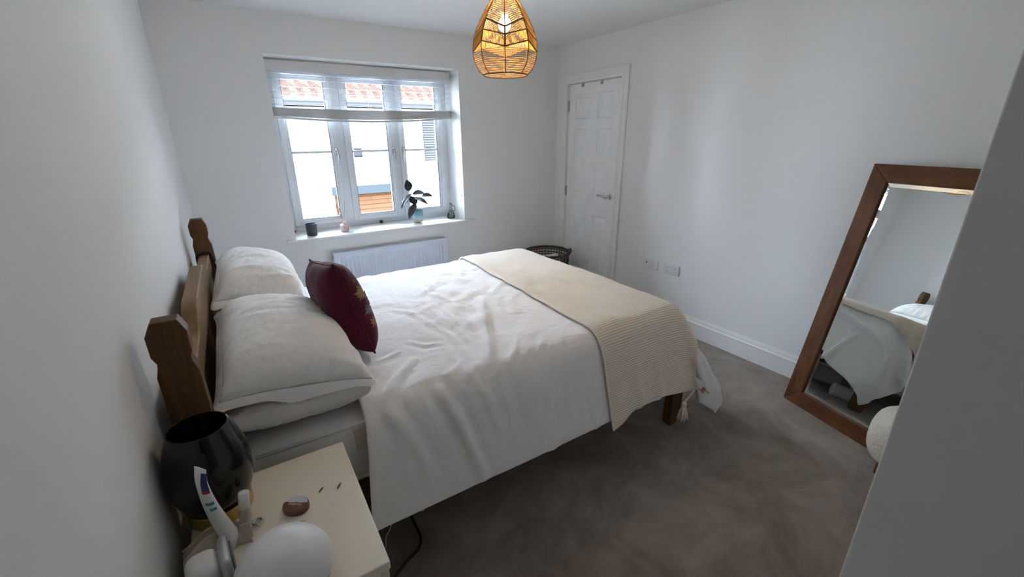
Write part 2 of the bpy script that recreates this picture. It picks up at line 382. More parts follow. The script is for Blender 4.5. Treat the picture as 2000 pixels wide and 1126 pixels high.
struct(trim, 'trim_1', m_trim, label='white window board with the plant and the candle on it')
# plaster reveals are the wall itself; a white plasterboard lining on the jambs
rv = MB().box(WR-.0015, WR+.001, D+.0005, YF+.02, WB, WT).box(WL-.001, WL+.0015, D+.0005, YF+.02, WB, WT)
struct(rv, 'trim_2', m_trim, label='white painted sides of the window recess')

# ------------------------------------------------------------------ venetian blind
BY = 4.0
bl = thing('venetian_blind', 'white wooden venetian blind raised halfway with its slats bunched up', 'blind', ((WL+WR)/2, BY, 1.64))
B0, B1 = .600, 2.050
va = MB().bbox(B0, B1, BY-.034, BY-.022, 1.993, 2.063, .003).box(B1-.008, B1, BY-.024, BY+.02, 1.993, 2.063).box(B0, B0+.008, BY-.024, BY+.02, 1.993, 2.063)
va.build('valance', m_slat, bl); MB().box(B0+.01, B1-.01, BY-.02, BY+.03, 2.02, 2.073).build('headrail', m_steel, bl)
def slat_curve(z0, sag, th, wid=.05, x0=B0+.004, x1=B1-.004, yo=0, camber=.001, tw=0):
    nx, ny = 24, 4; v = []; f = []
    for i in range(nx+1):
        x = x0+(x1-x0)*i/nx; s = sag*(1-((i/nx-.47)/.53)**2)
        for j in range(ny+1):
            t = j/ny-.5; z = z0-s+camber*(.25-t*t)*4+tw*t
            v.append((x, BY+yo+t*wid, z)); 
    n = len(v); v += [(a[0], a[1], a[2]-th) for a in v]
    q = ny+1
    for i in range(nx):
        for j in range(ny):
            a = i*q+j; f += [(a, a+q, a+q+1, a+1), (n+a, n+a+1, n+a+q+1, n+a+q)]
        a = i*q; f += [(a, n+a, n+a+q, a+q), (a+ny, a+q+ny, n+a+q+ny, n+a+ny)]
    f += [tuple([j for j in range(q)] + [n+j for j in range(q)][::-1]), tuple([n-q+j for j in range(q)][::-1] + [2*n-q+j for j in range(q)])]
    return MB().add(v, f)
for z in (1.982, 1.944, 1.897, 1.856, 1.811, 1.772):
    slat_curve(z, .002, .0022, wid=.044).build('slat', m_slat, bl, True)
for k in range(17):
    slat_curve(1.752-.0031*k-.001, .012+.0013*k, .0026, yo=random.uniform(-.003, .003), camber=.002).build('slat', m_slat, bl, True)
slat_curve(1.6985, .036, .016, wid=.052, camber=.001).build('bottom_rail', m_slat, bl, True)
for x in (.70, 1.02, 1.33, 1.60, 1.90):
    zb = 1.665-.036*(1-(((x-B0)/(B1-B0)-.47)/.53)**2)
    lc = MB()
    for yy in (BY-.028, BY+.028): lc.tube([(x, yy, 1.99), (x, yy, 1.75), (x+.004, yy-.002*(yy < BY), zb+.02), (x+.002, yy, zb)], .0011, 5)
    lc.build('ladder_cord', m_cord, bl)
zb = 1.62
MB().tube(catmull([(1.31, BY-.03, 1.64), (1.335, BY-.032, 1.628), (1.36, BY-.03, 1.634), (1.345, BY-.028, 1.64), (1.33, BY-.03, 1.60), (1.338, BY-.03, 1.50), (1.348, BY-.03, 1.42), (1.345, BY-.03, 1.36), (1.375, BY-.03, 1.27)], 6), .0011, 5).build('loose_cord', m_cord, bl)
MB().tube([(.660, BY-.036, 1.69), (.668, BY-.036, 1.60), (.674, BY-.036, 1.53)], .0011, 5).lathe([(0, .03), (.005, .026), (.0065, .012), (.009, .0), (0, 0)], (.675, BY-.036, 1.50), 10).build('cord_pull', m_cord, bl, True)
MB().tube(catmull([(2.046, BY-.02, 1.70), (2.052, BY-.02, 1.60), (2.054, 3.96, 1.40), (2.056, 3.88, 1.15), (2.057, 3.842, 1.03)], 5), .0011, 5).lathe([(0, .03), (.0045, .026), (.006, .012), (.008, .0), (0, 0)], (2.053, 3.842, 1.0), 10).build('cord_pull', m_cord, bl, True)

# ------------------------------------------------------------------ radiator
ra = thing('radiator', 'white panel radiator on the wall under the window', 'radiator', (1.33, D-.06, .12))
R0, R1, RZ0, RZ1, RY0, RY1 = .831, 1.828, .12, .655, D-.10, D-.025
pn = MB(); nx = 34; pv = []; x0 = R0+.012; x1 = R1-.012
ch = []
for k in range(29):
    c = x0+.035+(x1-x0-.07)*k/28
    ch += [(c-.0125, 0), (c-.006, .004), (c+.006, .004), (c+.0125, 0)]
xs = [(x0, 0)] + ch + [(x1, 0)]
zs = [(RZ0, 0), (RZ0+.06, 0), (RZ0+.072, 1), (RZ1-.062, 1), (RZ1-.05, 0), (RZ1-.012, 0), (RZ1-.002, -1)]
v = []; f = []
for x, dp in xs:
    for z, g in zs: v.append((x, RY0+(dp if g == 1 else 0)+(.010 if g == -1 else 0), z))
q = len(zs)
for i in range(len(xs)-1):
    for j in range(q-1): f.append((i*q+j, (i+1)*q+j, (i+1)*q+j+1, i*q+j+1))
pn.add(v, f).box(x0, x1, RY0+.012, RY0+.02, RZ0, RZ1-.004)
pn.build('front_panel', m_rad, ra)
for q0 in (R0, R1-.012): MB().bbox(q0, q0+.012, RY0-.001, RY1, RZ0+.01, RZ1, .003).build('side_cover', m_rad, ra)
gr = MB().box(R0+.012, R1-.012, RY0+.008, RY0+.016, RZ1-.008, RZ1).box(R0+.012, R1-.012, RY1-.01, RY1, RZ1-.008, RZ1)
for k in range(84):
    x = R0+.015+(R1-R0-.03)*k/83
    wd = .0035 if k not in (41, 42) else .007
    gr.box(x-wd, x+wd, RY0+.015, RY1-.009, RZ1-.006, RZ1-.001)
gr.build('top_grille', m_rad, ra)
MB().box(R0+.012, R1-.012, RY1-.012, RY1, RZ0, RZ1-.012).box(R0+.02, R1-.02, RY0+.03, RY1-.02, RZ0+.03, RZ1-.04).build('back_panel', m_gask, ra)
for q0 in (R0+.2, R1-.23): MB().box(q0, q0+.03, RY1-.002, D-.001, RZ0+.05, RZ1-.05).build('bracket', m_rad, ra)
MB().tube([(R0+.001, RY0+.03, RZ1-.04), (R0-.012, RY0+.03, RZ1-.04)], .008, 10).build('bleed_valve', m_steel, ra)
tag(MB().lathe([(0, .004), (.006, .0035), (.009, 0)], (0, 0, 0), 16).build('wall_stud', m_wall, None, True, Matrix.Translation((2.166, D, .599)) @ Matrix.Rotation(math.pi/2, 4, 'X')), 'small white button on the wall to the right of the radiator', 'wall stud')

# ------------------------------------------------------------------ sockets
def socket(y, z, kind, lab):
    t = thing('wall_socket', lab, 'socket', (W, y, z-.043))
    MB().bbox(W-.0095, W, y-.073, y+.073, z-.043, z+.043, .004).build('face_plate', m_socket, t)
    h = MB()
    if kind == 'power':
        for s in (-1, 1):
            yc = y+s*.036
            MB().bbox(W-.0125, W-.009, y+s*.012-.006, y+s*.012+.006, z+.012, z+.034, .002).build('switch', m_socket, t)
            for q in ((-.002, .002, .004, .013), (-.014, -.006, -.021, -.017), (.006, .014, -.021, -.017)): MB().box(W-.0098, W-.009, yc+q[0]+s*.003, yc+q[1]+s*.003, z+q[2], z+q[3]).build('pin_hole', m_hole, t)
    else:
        ylathe(h, (W-.009, y+.042, z+.008), [(0, .003), (.006, .003), (.006, 0)], 14)
        c2 = MB()
        for yy in (.006, -.022): c2.bbox(W-.0112, W-.009, y+yy-.009, y+yy+.009, z-.012, z+.010, .002)
        c2.build('outlet_cover', m_socket, t)
    if kind != 'power': h.build('aerial_port', m_hole, t)
socket(2.473, .4915, 'aerial', 'white aerial wall plate with one black port beside the power socket')
socket(2.262, .4945, 'power', 'white double power socket with two switches, nearer the mirror')

# ------------------------------------------------------------------ bed frame
BYN, BYF = 1.36, 2.952          # near faces of the near and far posts
PT = .046
bed = thing('bed_frame', 'dark waxed pine bed frame with arched headboard and shaped posts', 'bed frame', (1.05, 2.17, 0))
POST = [(.030, 1.131), (.082, 1.131), (.0955, 1.098), (.0945, 1.047), (.089, 1.028), (.090, 1.018), (.0985, .992), (.0985, 0), (.014, 0), (.014, .992), (.021, 1.018), (.022, 1.028), (.0145, 1.047), (.0145, 1.098)]
for y in (BYN, BYF):
    pst = bevel(MB().prism(POST, y, y+PT, 'y').build('post', m_pine_dark, bed), .0025)
    MB().lathe([(0, .004), (.009, .004), (.0115, 0)], (0, 0, 0), 18).build('bolt_cover', m_pine_end, pst, True, Matrix.Translation((.056, y if y == BYN else y+PT, .951)) @ Matrix.Rotation(math.pi/2 if y == BYN else -math.pi/2, 4, 'X'))
def head_z(y):
    c = (BYN+BYF+PT)/2; a = abs(y-c)
    e = lambda t: t*t*(3-2*t)
    return 1.004-.066*e(min(max((a-.24)/.22, 0), 1))
ys = np.linspace(BYN+PT, BYF, 70)
poly = [(y, head_z(y)) for y in ys] + [(BYF, .86), (BYN+PT, .86)]
bevel(MB().prism(poly, .028, .074, 'x').build('headboard_rail', m_pine_y, bed), .003)
hp = MB()
for k in range(9):
    a = BYN+PT+(BYF-BYN-PT)*k/9; b_ = BYN+PT+(BYF-BYN-PT)*(k+1)/9
    hp.bbox(.036, .064, a, b_, .36, .862, .004)
hp.build('headboard_planks', m_pine_dark, bed)
MB().bbox(.030, .072, BYN+PT, BYF, .30, .40, .003).build('headboard_rail', m_pine_y, bed)
for y in (BYN+.010, BYF+.010): MB().bbox(.098, 2.05, y, y+.026, .27, .40, .003).build('side_rail', m_pine_end, bed)
MB().bbox(2.075, 2.105, BYN+.045, BYF+.001, .24, .44, .003).build('foot_rail', m_pine_y, bed)
for y in (BYN-.005, BYF): bevel(MB().prism([(2.045, .46), (2.045, .05), (2.055, 0), (2.125, 0), (2.135, .05), (2.135, .46)], y, y+.05, 'y').build('leg', m_pine_dark, bed), .003)
MB().box(.1, 2.07, 1.40, 2.95, .385, .40).build('slat_base', m_pine_y, bed)

# ------------------------------------------------------------------ mattress
MT = .657
mt = thing('mattress', 'thick white mattress under a fitted sheet on the pine bed', 'mattress', (1.08, 2.17, .40))
def puff_box(x0, x1, y0, y1, z0, z1, r, n=1):
    return MB().bbox(x0, x1, y0, y1, z0, z1, r, 5)
smooth_angle(puff_box(.105, 2.06, 1.405, 2.925, .402, MT, .055).build('mattress_body', m_sheet, mt), 60)
mm = MB().tube([(.16, 1.4045, .655), (.5, 1.4045, .655), (.9, 1.4045, .655), (2.0, 1.4045, .655)], .006, 8).tube([(.16, 1.4045, .445), (2.0, 1.4045, .445)], .006, 8)
mm.build('piping', m_sheet, mt, True)
m_patch = fabric('beige_patch', (.74, .66, .55), bump=.1)
MB().bbox(.435, .495, 1.4025, 1.4055, .555, .635, .001).build('label_patch', m_patch, mt)['label'] = 'beige rectangular label patch'

# ------------------------------------------------------------------ cloth simulation (position based)
def pbd(P, rest, steps, iters, collide, grav=9.8, dt=1/60., damp=.97, bend=.25, shear=.5, post=None, force=None, noise_amp=0):
    prev = P.copy(); ru, rv = rest; rd = math.hypot(ru, rv)
    def con(A, B, L, k):
        d = B-A; l = np.sqrt((d*d).sum(-1, keepdims=True))+1e-9; c = d*(k*.5*(l-L)/l); A += c; B -= c
    def push(A, B, L, k):
        d = B-A; l = np.sqrt((d*d).sum(-1, keepdims=True))+1e-9; c = d*(k*.5*np.minimum(l-L, 0)/l); A += c; B -= c
    for s in range(steps):
        vel = (P-prev)*damp; prev = P.copy(); P = P+vel; P[..., 2] -= grav*dt*dt
        if force is not None: P += force(P)*dt*dt
        for it in range(iters):
            for o in (0, 1):
                a = P[..., o:-1:2, :, :]; b = P[..., o+1::2, :, :]; n = min(a.shape[-3], b.shape[-3]); con(a[..., :n, :, :], b[..., :n, :, :], ru, 1)
                a = P[..., :, o:-1:2, :]; b = P[..., :, o+1::2, :]; n = min(a.shape[-2], b.shape[-2]); con(a[..., :n, :], b[..., :n, :], rv, 1)
            for o in (0, 1):
                for q in ((0, 1) if it % 2 else (1, 0)):
                    a, b = (P[..., o:-1:2, :-1, :], P[..., o+1::2, 1:, :]) if q else (P[..., o:-1:2, 1:, :], P[..., o+1::2, :-1, :])
                    n = min(a.shape[-3], b.shape[-3]); con(a[..., :n, :, :], b[..., :n, :, :], rd, shear)
            if bend:
                for o in (0, 1, 2, 3):
                    a = P[..., o:-2:4, :, :]; b = P[..., o+2::4, :, :]; n = min(a.shape[-3], b.shape[-3])
                    if n: push(a[..., :n, :, :], b[..., :n, :, :], 2*ru, bend)
                    a = P[..., :, o:-2:4, :]; b = P[..., :, o+2::4, :]; n = min(a.shape[-2], b.shape[-2])
                    if n: push(a[..., :n, :], b[..., :n, :], 2*rv, bend)
            if post is not None: post(P)
        if collide is not None: collide(P, prev)
    return P
def up2(P):
    a = P; b = np.empty((a.shape[0]*2-1,)+a.shape[1:]); b[::2] = a; b[1::2] = (a[1:]+a[:-1])/2
    c = np.empty((b.shape[0], b.shape[1]*2-1, 3)); c[:, ::2] = b; c[:, 1::2] = (b[:, 1:]+b[:, :-1])/2
    return c
def grid_normals(P):
    du = np.gradient(P, axis=-3); dv = np.gradient(P, axis=-2); n = np.cross(du, dv)
    return n/(np.linalg.norm(n, axis=-1, keepdims=True)+1e-9)
def vnoise(X, seed, octv=3):
    # smooth value noise on an (n,3)/(n,2) array through mathutils
    out = np.empty(len(X))
    for i, p in enumerate(X): out[i] = mnoise.fractal(Vector((p[0], p[1], seed)), 1.0, 2.0, octv)
    return out
def bed_collide(P, prev, pad=.042, flare=.13, fric=.55):
    x, y, z = P[..., 0], P[..., 1], P[..., 2]; r = .075
    e = flare*np.clip((.62-z)/.40, 0, 1)
    q0 = x-(2.085+1.75*e)+r; ql = (1.395-e)+r-y; qh = y-(2.87+e)+r; q1 = np.maximum(ql, qh); s1 = np.where(ql > qh, -1., 1.); q2 = z-MT+r
    a, b, c = np.maximum(q0, 0), np.maximum(q1, 0), np.maximum(q2, 0); L = np.sqrt(a*a+b*b+c*c)
    m = np.maximum(np.maximum(q0, q1), q2); d = L+np.minimum(m, 0)-r
    G = np.zeros_like(P); out = L > 1e-9
    Li = np.where(out, L, 1)
    G[..., 0] = np.where(out, a/Li, (q0 >= m)*1.); G[..., 1] = np.where(out, s1*b/Li, s1*((q1 >= m) & (q0 < m))); G[..., 2] = np.where(out, c/Li, ((q2 >= m) & (q0 < m) & (q1 < m))*1.)
    pen = np.maximum(pad-d, 0); hit = pen > 0
    P += G*pen[..., None]
    mv = P-prev; tn = mv-G*(mv*G).sum(-1, keepdims=True)
    P -= tn*(fric*hit)[..., None]
    np.maximum(P[..., 2], .02, out=P[..., 2])

DU0, DU1, DV0, DV1 = .478, 2.50, 1.07, 3.18
n0, n1 = 62, 66
gx, gy = np.meshgrid(np.linspace(DU0, DU1, n0), np.linspace(DV0, DV1, n1), indexing='ij')
ru, rv = (DU1-DU0)/(n0-1), (DV1-DV0)/(n1-1)
P = np.stack([gx, gy, np.full_like(gx, .80)], -1)
P[..., 2] += RNG.rand(n0, n1)*.02
P = pbd(P, (ru, rv), 150, 18, bed_collide, bend=.5, grav=2.5)
P = up2(P); P[..., 2] += RNG.rand(*P.shape[:2])*.003
P = pbd(P, (ru/2*1.035, rv/2*1.035), 50, 20, bed_collide, bend=.15, damp=.9, grav=2.5)
P[..., 0] -= (.055*np.clip((.74-P[..., 2])/.4, 0, 1)*np.exp(-(np.arange(P.shape[0])/22.)**2)[:, None])
DUV = np.stack(np.meshgrid(np.linspace(DU0, DU1, P.shape[0]), np.linspace(DV0, DV1, P.shape[1]), indexing='ij'), -1)
def ridged(uv, seed, s, ang):
    c, sn = math.cos(ang), math.sin(ang)
    X = np.stack([(uv[..., 0]*c+uv[..., 1]*sn)*s*.32, (-uv[..., 0]*sn+uv[..., 1]*c)*s], -1).reshape(-1, 2)
    return (1-np.abs(vnoise(X, seed, 2))*2.2).reshape(uv.shape[:2])
def wrinkle(P, UV, amt):
    nn = grid_normals(P); nn *= np.sign(nn[..., 2:3].mean()) if abs(nn[..., 2].mean()) > .05 else 1
    h = ridged(UV, 3.1, 7.5, 1.05)*.5+ridged(UV, 9.7, 13, .75)*.35+ridged(UV, 5.3, 10, 2.2)*.25+ridged(UV, 12.9, 22, 1.3)*.2
    base = vnoise((UV*2.2).reshape(-1, 2), 21., 2).reshape(UV.shape[:2])
    msk = np.clip(.6+base*1.3, .15, 1)
    top = np.clip((P[..., 2]-.45)/.25, .25, 1)
    out = P+nn*(h*msk*top*amt)[..., None]
    for pts, hh, ww in FOLDS:
        pt = [np.array(q) for q in pts]; side = pt[0][2]-pt[-1][2] > .06 and pt[0][1] < 1.35; wgt = np.array([1, .12, .8]) if side else np.array([1, 1, .3]); d = np.full(P.shape[:2], 9.); tt = np.zeros(P.shape[:2]); L = len(pt)-1
        for i in range(L):
            a, b = pt[i], pt[i+1]; ab = b-a; t = np.clip(((P-a)*ab).sum(-1)/(ab@ab), 0, 1)
            q = np.linalg.norm((P-a-t[..., None]*ab)*wgt, axis=-1); m = q < d; d = np.where(m, q, d); tt = np.where(m, (i+t)/L, tt)
        env = np.sin(math.pi*np.clip(tt*.9+.05, 0, 1))**.6
        if side: env = env*(P[..., 1] < 1.46)*.8
        out += nn*(env*hh*1.45*(np.exp(-(d/(ww*.72))**2)-.40*np.exp(-(np.abs(d-1.5*ww)/(ww*.8))**2)))[..., None]
    return out
FOLDS = [(p, h, w_) for p, h, w_ in (
 ([(0.54, 1.4, 0.735), (0.632, 1.536, 0.735), (0.728, 1.638, 0.735)], .020, .022), ([(0.764, 1.798, 0.735), (0.817, 1.727, 0.735), (0.874, 1.707, 0.735)], .018, .016),
 ([(0.67, 1.254, 0.735), (0.796, 1.344, 0.735), (0.937, 1.473, 0.735)], .014, .018), ([(1.283, 2.08, 0.735), (1.079, 1.662, 0.735), (0.953, 1.40, 0.735)], .015, .030),
 ([(0.905, 1.915, 0.735), (0.946, 1.751, 0.735), (0.927, 1.585, 0.735)], .012, .016), ([(1.191, 1.587, 0.735), (1.045, 1.402, 0.735), (0.96, 1.30, 0.735)], .013, .018),
 ([(1.285, 1.524, 0.735), (1.104, 1.314, 0.735)], .011, .016), ([(1.395, 1.517, 0.735), (1.186, 1.308, 0.735)], .010, .016),
 ([(0.816, 2.21, 0.735), (0.88, 2.084, 0.735), (0.923, 1.867, 0.735)], .009, .018), ([(1.107, 2.299, 0.735), (1.028, 1.985, 0.735), (1.025, 1.834, 0.735)], .009, .020),
 ([(1.27, 1.822, 0.735), (1.38, 1.78, 0.735), (1.389, 1.664, 0.735)], .008, .014), ([(0.611, 1.69, 0.735), (0.708, 1.731, 0.735)], .014, .018), ([(0.864, 1.573, 0.735), (0.879, 1.512, 0.735), (0.78, 1.438, 0.735)], .013, .016),
 ([(0.712, 1.30, 0.75), (0.746, 1.27, 0.672), (0.796, 1.27, 0.481), (0.833, 1.27, 0.347)], .022, .024), ([(0.666, 1.29, 0.75), (0.668, 1.27, 0.722), (0.682, 1.27, 0.617)], .014, .018),
 ([(0.876, 1.27, 0.705), (0.905, 1.27, 0.61), (0.936, 1.27, 0.485)], .014, .022), ([(0.524, 1.27, 0.74), (0.575, 1.27, 0.644), (0.646, 1.27, 0.422)], .018, .024),
 ([(0.806, 1.27, 0.71), (0.787, 1.27, 0.593), (0.804, 1.27, 0.431)], .012, .022), ([(0.982, 1.27, 0.667), (0.993, 1.27, 0.484)], .008, .025), ([(0.496, 1.27, 0.75), (0.557, 1.27, 0.632), (0.574, 1.27, 0.438)], .010, .02),
 ([(2.20, 1.30, .50), (2.16, 1.60, .60), (2.13, 1.80, .67)], .02, .03), ([(2.24, 1.9, .35), (2.16, 1.95, .60)], .012, .03), ([(2.24, 2.4, .35), (2.16, 2.35, .60)], .012, .03), ([(2.22, 1.25, .25), (2.15, 1.33, .58)], .015, .03))]
DP = wrinkle(P, DUV, .0135)
def grid_obj(name, P, mat_, parent=None, uv=None, closed=False):
    a, b = P.shape[:2]; f = [(i*b+j, (i+1)*b+j, (i+1)*b+j+1, i*b+j+1) for i in range(a-1) for j in range(b-1)]
    return mesh_obj(name, P.reshape(-1, 3), f, mat_, parent, True, uv=None if uv is None else uv.reshape(-1, 2))
du = grid_obj('duvet', DP, m_duvet); tag(du, 'white crinkled cotton duvet spread over the bed', 'duvet')
so = du.modifiers.new('thick', 'SOLIDIFY'); so.thickness = .014; so.offset = -1 if grid_normals(P)[20, 60, 2] > 0 else 1
subsurf(du, 1)

# ------------------------------------------------------------------ throw: follows the duvet, laid across the foot
def throw():
    m, nt, b = nodes('cream_ribbed_knit'); L = nt.links.new
    tc = N(nt, 'ShaderNodeTexCoord'); sx = N(nt, 'ShaderNodeSeparateXYZ'); L(tc.outputs['UV'], sx.inputs[0])
    nz = N(nt, 'ShaderNodeTexNoise', i_Scale=14.0, i_Detail=3.0); L(tc.outputs['UV'], nz.inputs['Vector'])
    ma = N(nt, 'ShaderNodeMath', operation='MULTIPLY'); L(sx.outputs['Y'], ma.inputs[0]); ma.inputs[1].default_value = 2*math.pi/.0100
    si = N(nt, 'ShaderNodeMath', operation='SINE'); L(ma.outputs[0], si.inputs[0])
    rp = N(nt, 'ShaderNodeValToRGB'); e = rp.color_ramp.elements; e[0].color = (.62, .53, .43, 1); e[1].color = (.76, .67, .56, 1); e[0].position = 0; e[1].position = .5
    mr = N(nt, 'ShaderNodeMapRange'); mr.inputs['From Min'].default_value = -1; L(si.outputs[0], mr.inputs[0]); L(mr.outputs[0], rp.inputs[0])
    L(rp.outputs[0], b.inputs['Base Color']); b.inputs['Roughness'].default_value = .95; b.inputs['Sheen Weight'].default_value = .2; b.inputs['Specular IOR Level'].default_value = .15
    n2 = N(nt, 'ShaderNodeTexNoise', i_Scale=500.0); L(tc.outputs['UV'], n2.inputs['Vector'])
    ad = N(nt, 'ShaderNodeMath', operation='MULTIPLY_ADD'); L(n2.outputs[0], ad.inputs[0]); ad.inputs[1].default_value = .5; L(mr.outputs[0], ad.inputs[2])
    bp = N(nt, 'ShaderNodeBump', i_Strength=.6, i_Distance=.003); L(ad.outputs[0], bp.inputs['Height']); L(bp.outputs[0], b.inputs['Normal'])
    return m
m_throw = throw()
def blur(A, n):
    for _ in range(n):
        B = A.copy(); B[1:-1] = (A[:-2]+2*A[1:-1]+A[2:])/4; A = B.copy(); A[:, 1:-1] = (B[:, :-2]+2*B[:, 1:-1]+B[:, 2:])/4
    return A
SM = blur(P, 10)
NN = grid_normals(P); NN = NN*np.sign(NN[30, 60, 2]); NN = blur(NN, 6); NN /= np.linalg.norm(NN, axis=-1, keepdims=True)
def sample(A, u, v):
    fu = (u-DU0)/(DU1-DU0)*(A.shape[0]-1); fv = (v-DV0)/(DV1-DV0)*(A.shape[1]-1)
    i = np.clip(np.floor(fu).astype(int), 0, A.shape[0]-2); j = np.clip(np.floor(fv).astype(int), 0, A.shape[1]-2)
    a = (fu-i)[..., None]; b = (fv-j)[..., None]
    return A[i, j]*(1-a)*(1-b)+A[i+1, j]*a*(1-b)+A[i, j+1]*(1-a)*b+A[i+1, j+1]*a*b
TU, TV = 62, 190
tu, tv = np.meshgrid(np.linspace(0, 1, TU), np.linspace(0, 1, TV), indexing='ij')
u0 = 1.445+.075*tv; u1 = 2.045+.02*tv
hem = DV0+.015-.050*np.exp(-(tu/.16)**2)+.008*np.exp(-((tu-.42)/.15)**2)-.028*np.clip((tu-.5)*2.5, 0, 1)
TVv = hem+(DV1-.12-hem)*tv; TUu = u0+(u1-u0)*tu
TP = np.maximum.reduce([sample(SM, TUu, TVv)])
off = np.maximum(((sample(DP, TUu, TVv)-TP)*sample(NN, TUu, TVv)).sum(-1), 0)
off = blur(np.repeat(off[..., None], 1, -1), 4)[..., 0]
edge = np.clip(np.minimum(tu, 1-tu)*14, 0, 1)
TP = TP+sample(NN, TUu, TVv)*(.013+off+.003*edge)[..., None]
th = thing('throw_blanket', 'cream ribbed knitted throw folded across the foot of the bed', 'throw', (1.78, 2.1, .3))
body = grid_obj('knit', TP, m_throw, th, uv=np.stack([TUu, TVv], -1))
so = body.modifiers.new('thick', 'SOLIDIFY'); so.thickness = .007; so.offset = 0
subsurf(body, 1)
def rim(path, r, name, par):
    return MB().tube(path, r, 6).build(name, m_throw, par, True)
rim([tuple(TP[0, j]+np.array([0, 0, .002])) for j in range(0, TV, 2)], .0055, 'edge_stitching', th)
rim([tuple(TP[-1, j]+np.array([0, 0, .002])) for j in range(0, TV, 2)], .0045, 'edge_stitching', th)
cr = Vector(TP[-1, 0])
m_tas = fabric('cream_yarn', (.74, .64, .52), bump=.5)
tc0 = cr+Vector((-.135, -.028, -.004))
ts = MB().tube([cr+Vector((-.02, 0, .01)), cr+Vector((-.075, -.016, .004)), tc0], .004, 6)
ts.sphere(tc0+Vector((0, 0, -.012)), (.012, .012, .013), 10, 6)
for k in range(46):
    a = random.uniform(0, 2*math.pi); q = math.sqrt(random.random())
    b0 = tc0+Vector((math.cos(a)*.007*q, math.sin(a)*.007*q, -.02)); b1 = tc0+Vector((math.cos(a)*.032*q, math.sin(a)*.026*q, -.10-random.uniform(-.006, .008)))
    ts.tube([b0, b0.lerp(b1, .5)+Vector((math.cos(a), math.sin(a), 0))*.003, b1], [.0028, .003, .0022], 5)
ts.build('tassel', m_tas, th, True)
def on_duvet(a, b, h):
    a, b = np.array([[a]]), np.array([[b]]); return Vector((sample(DP, a, b)+sample(NN, a, b)*h)[0, 0])
lu, lv_ = float(u1[-1, 0])-.004, float(hem[-1, 0])+.045
lab = MB().add([on_duvet(lu, lv_+.030, .030), on_duvet(lu+.060, lv_+.022, .034), on_duvet(lu+.060, lv_-.012, .034), on_duvet(lu, lv_-.004, .030)], [(0, 1, 2, 3)])
lb = lab.build('care_label', m_plastic, th)
so = lb.modifiers.new('thick', 'SOLIDIFY'); so.thickness = .0008
ink = MB()
A0, B0_, C0, D0 = [x for x in lab.v]
for a, b_ in ((.08, .22), (.32, .52), (.66, .94)):
    p = [A0.lerp(B0_, a), A0.lerp(B0_, b_), D0.lerp(C0, b_), D0.lerp(C0, a)]
    q0, q1 = p[0].lerp(p[3], .2), p[1].lerp(p[2], .2); q2, q3 = p[1].lerp(p[2], .75), p[0].lerp(p[3], .75)
    o_ = Vector((0, -.0012, 0)); ink.add([q0+o_, q1+o_, q2+o_, q3+o_], [(0, 1, 2, 3)])
m_ink = mat('grey_print', (.35, .34, .34), .8); ink.build('label_print', m_ink, lb)
rl = MB().add([on_duvet(lu+.02, lv_-.004, .027), on_duvet(lu+.072, lv_-.012, .030), on_duvet(lu+.070, lv_-.034, .030), on_duvet(lu+.026, lv_-.018, .027)], [(0, 1, 2, 3)])
m_pinkl = fabric('pink_label', (.55, .25, .27), bump=.1); rr = rl.build('ribbon_label', m_pinkl, th)
so = rr.modifiers.new('thick', 'SOLIDIFY'); so.thickness = .0008

# ------------------------------------------------------------------ pillows (inflated grids)
def inflate(wx, wy, nx, ny, press, zmax, steps=90, seed=1):
    rs = np.random.RandomState(seed)
    gx, gy = np.meshgrid(np.linspace(-wx/2, wx/2, nx), np.linspace(-wy/2, wy/2, ny), indexing='ij')
    z = .004*np.ones_like(gx); P = np.stack([np.stack([gx, gy, z], -1), np.stack([gx, gy, -z], -1)], 0)
    P += rs.randn(*P.shape)*.0008
    def post(P):
        for sl in ((slice(None), 0), (slice(None), -1), (slice(None), slice(None), 0), (slice(None), slice(None), -1)):
            a = P[sl]; a[...] = a.mean(0, keepdims=True)
    def force(P):
        n = grid_normals(P); n[1] *= -1
        t = np.abs(P[..., 2:3]); return n*press*np.clip((zmax-t)/zmax*2.2, -.6, 1)
    R = np.stack([gx, gy], -1).reshape(-1, 2)
    P = pbd(P, (wx/(nx-1), wy/(ny-1)), steps, 10, None, grav=0, damp=.92, bend=.12, shear=.6, post=post, force=force)
    Q = P[..., :2].reshape(-1, 2); Q = Q-Q.mean(0); A = np.linalg.lstsq(np.vstack([R, R]), Q, rcond=None)[0]
    P[..., :2] = (Q @ np.linalg.inv(A) @ np.diag(np.sqrt((A*A).sum(1)))).reshape(P.shape[:-1]+(2,)); return P
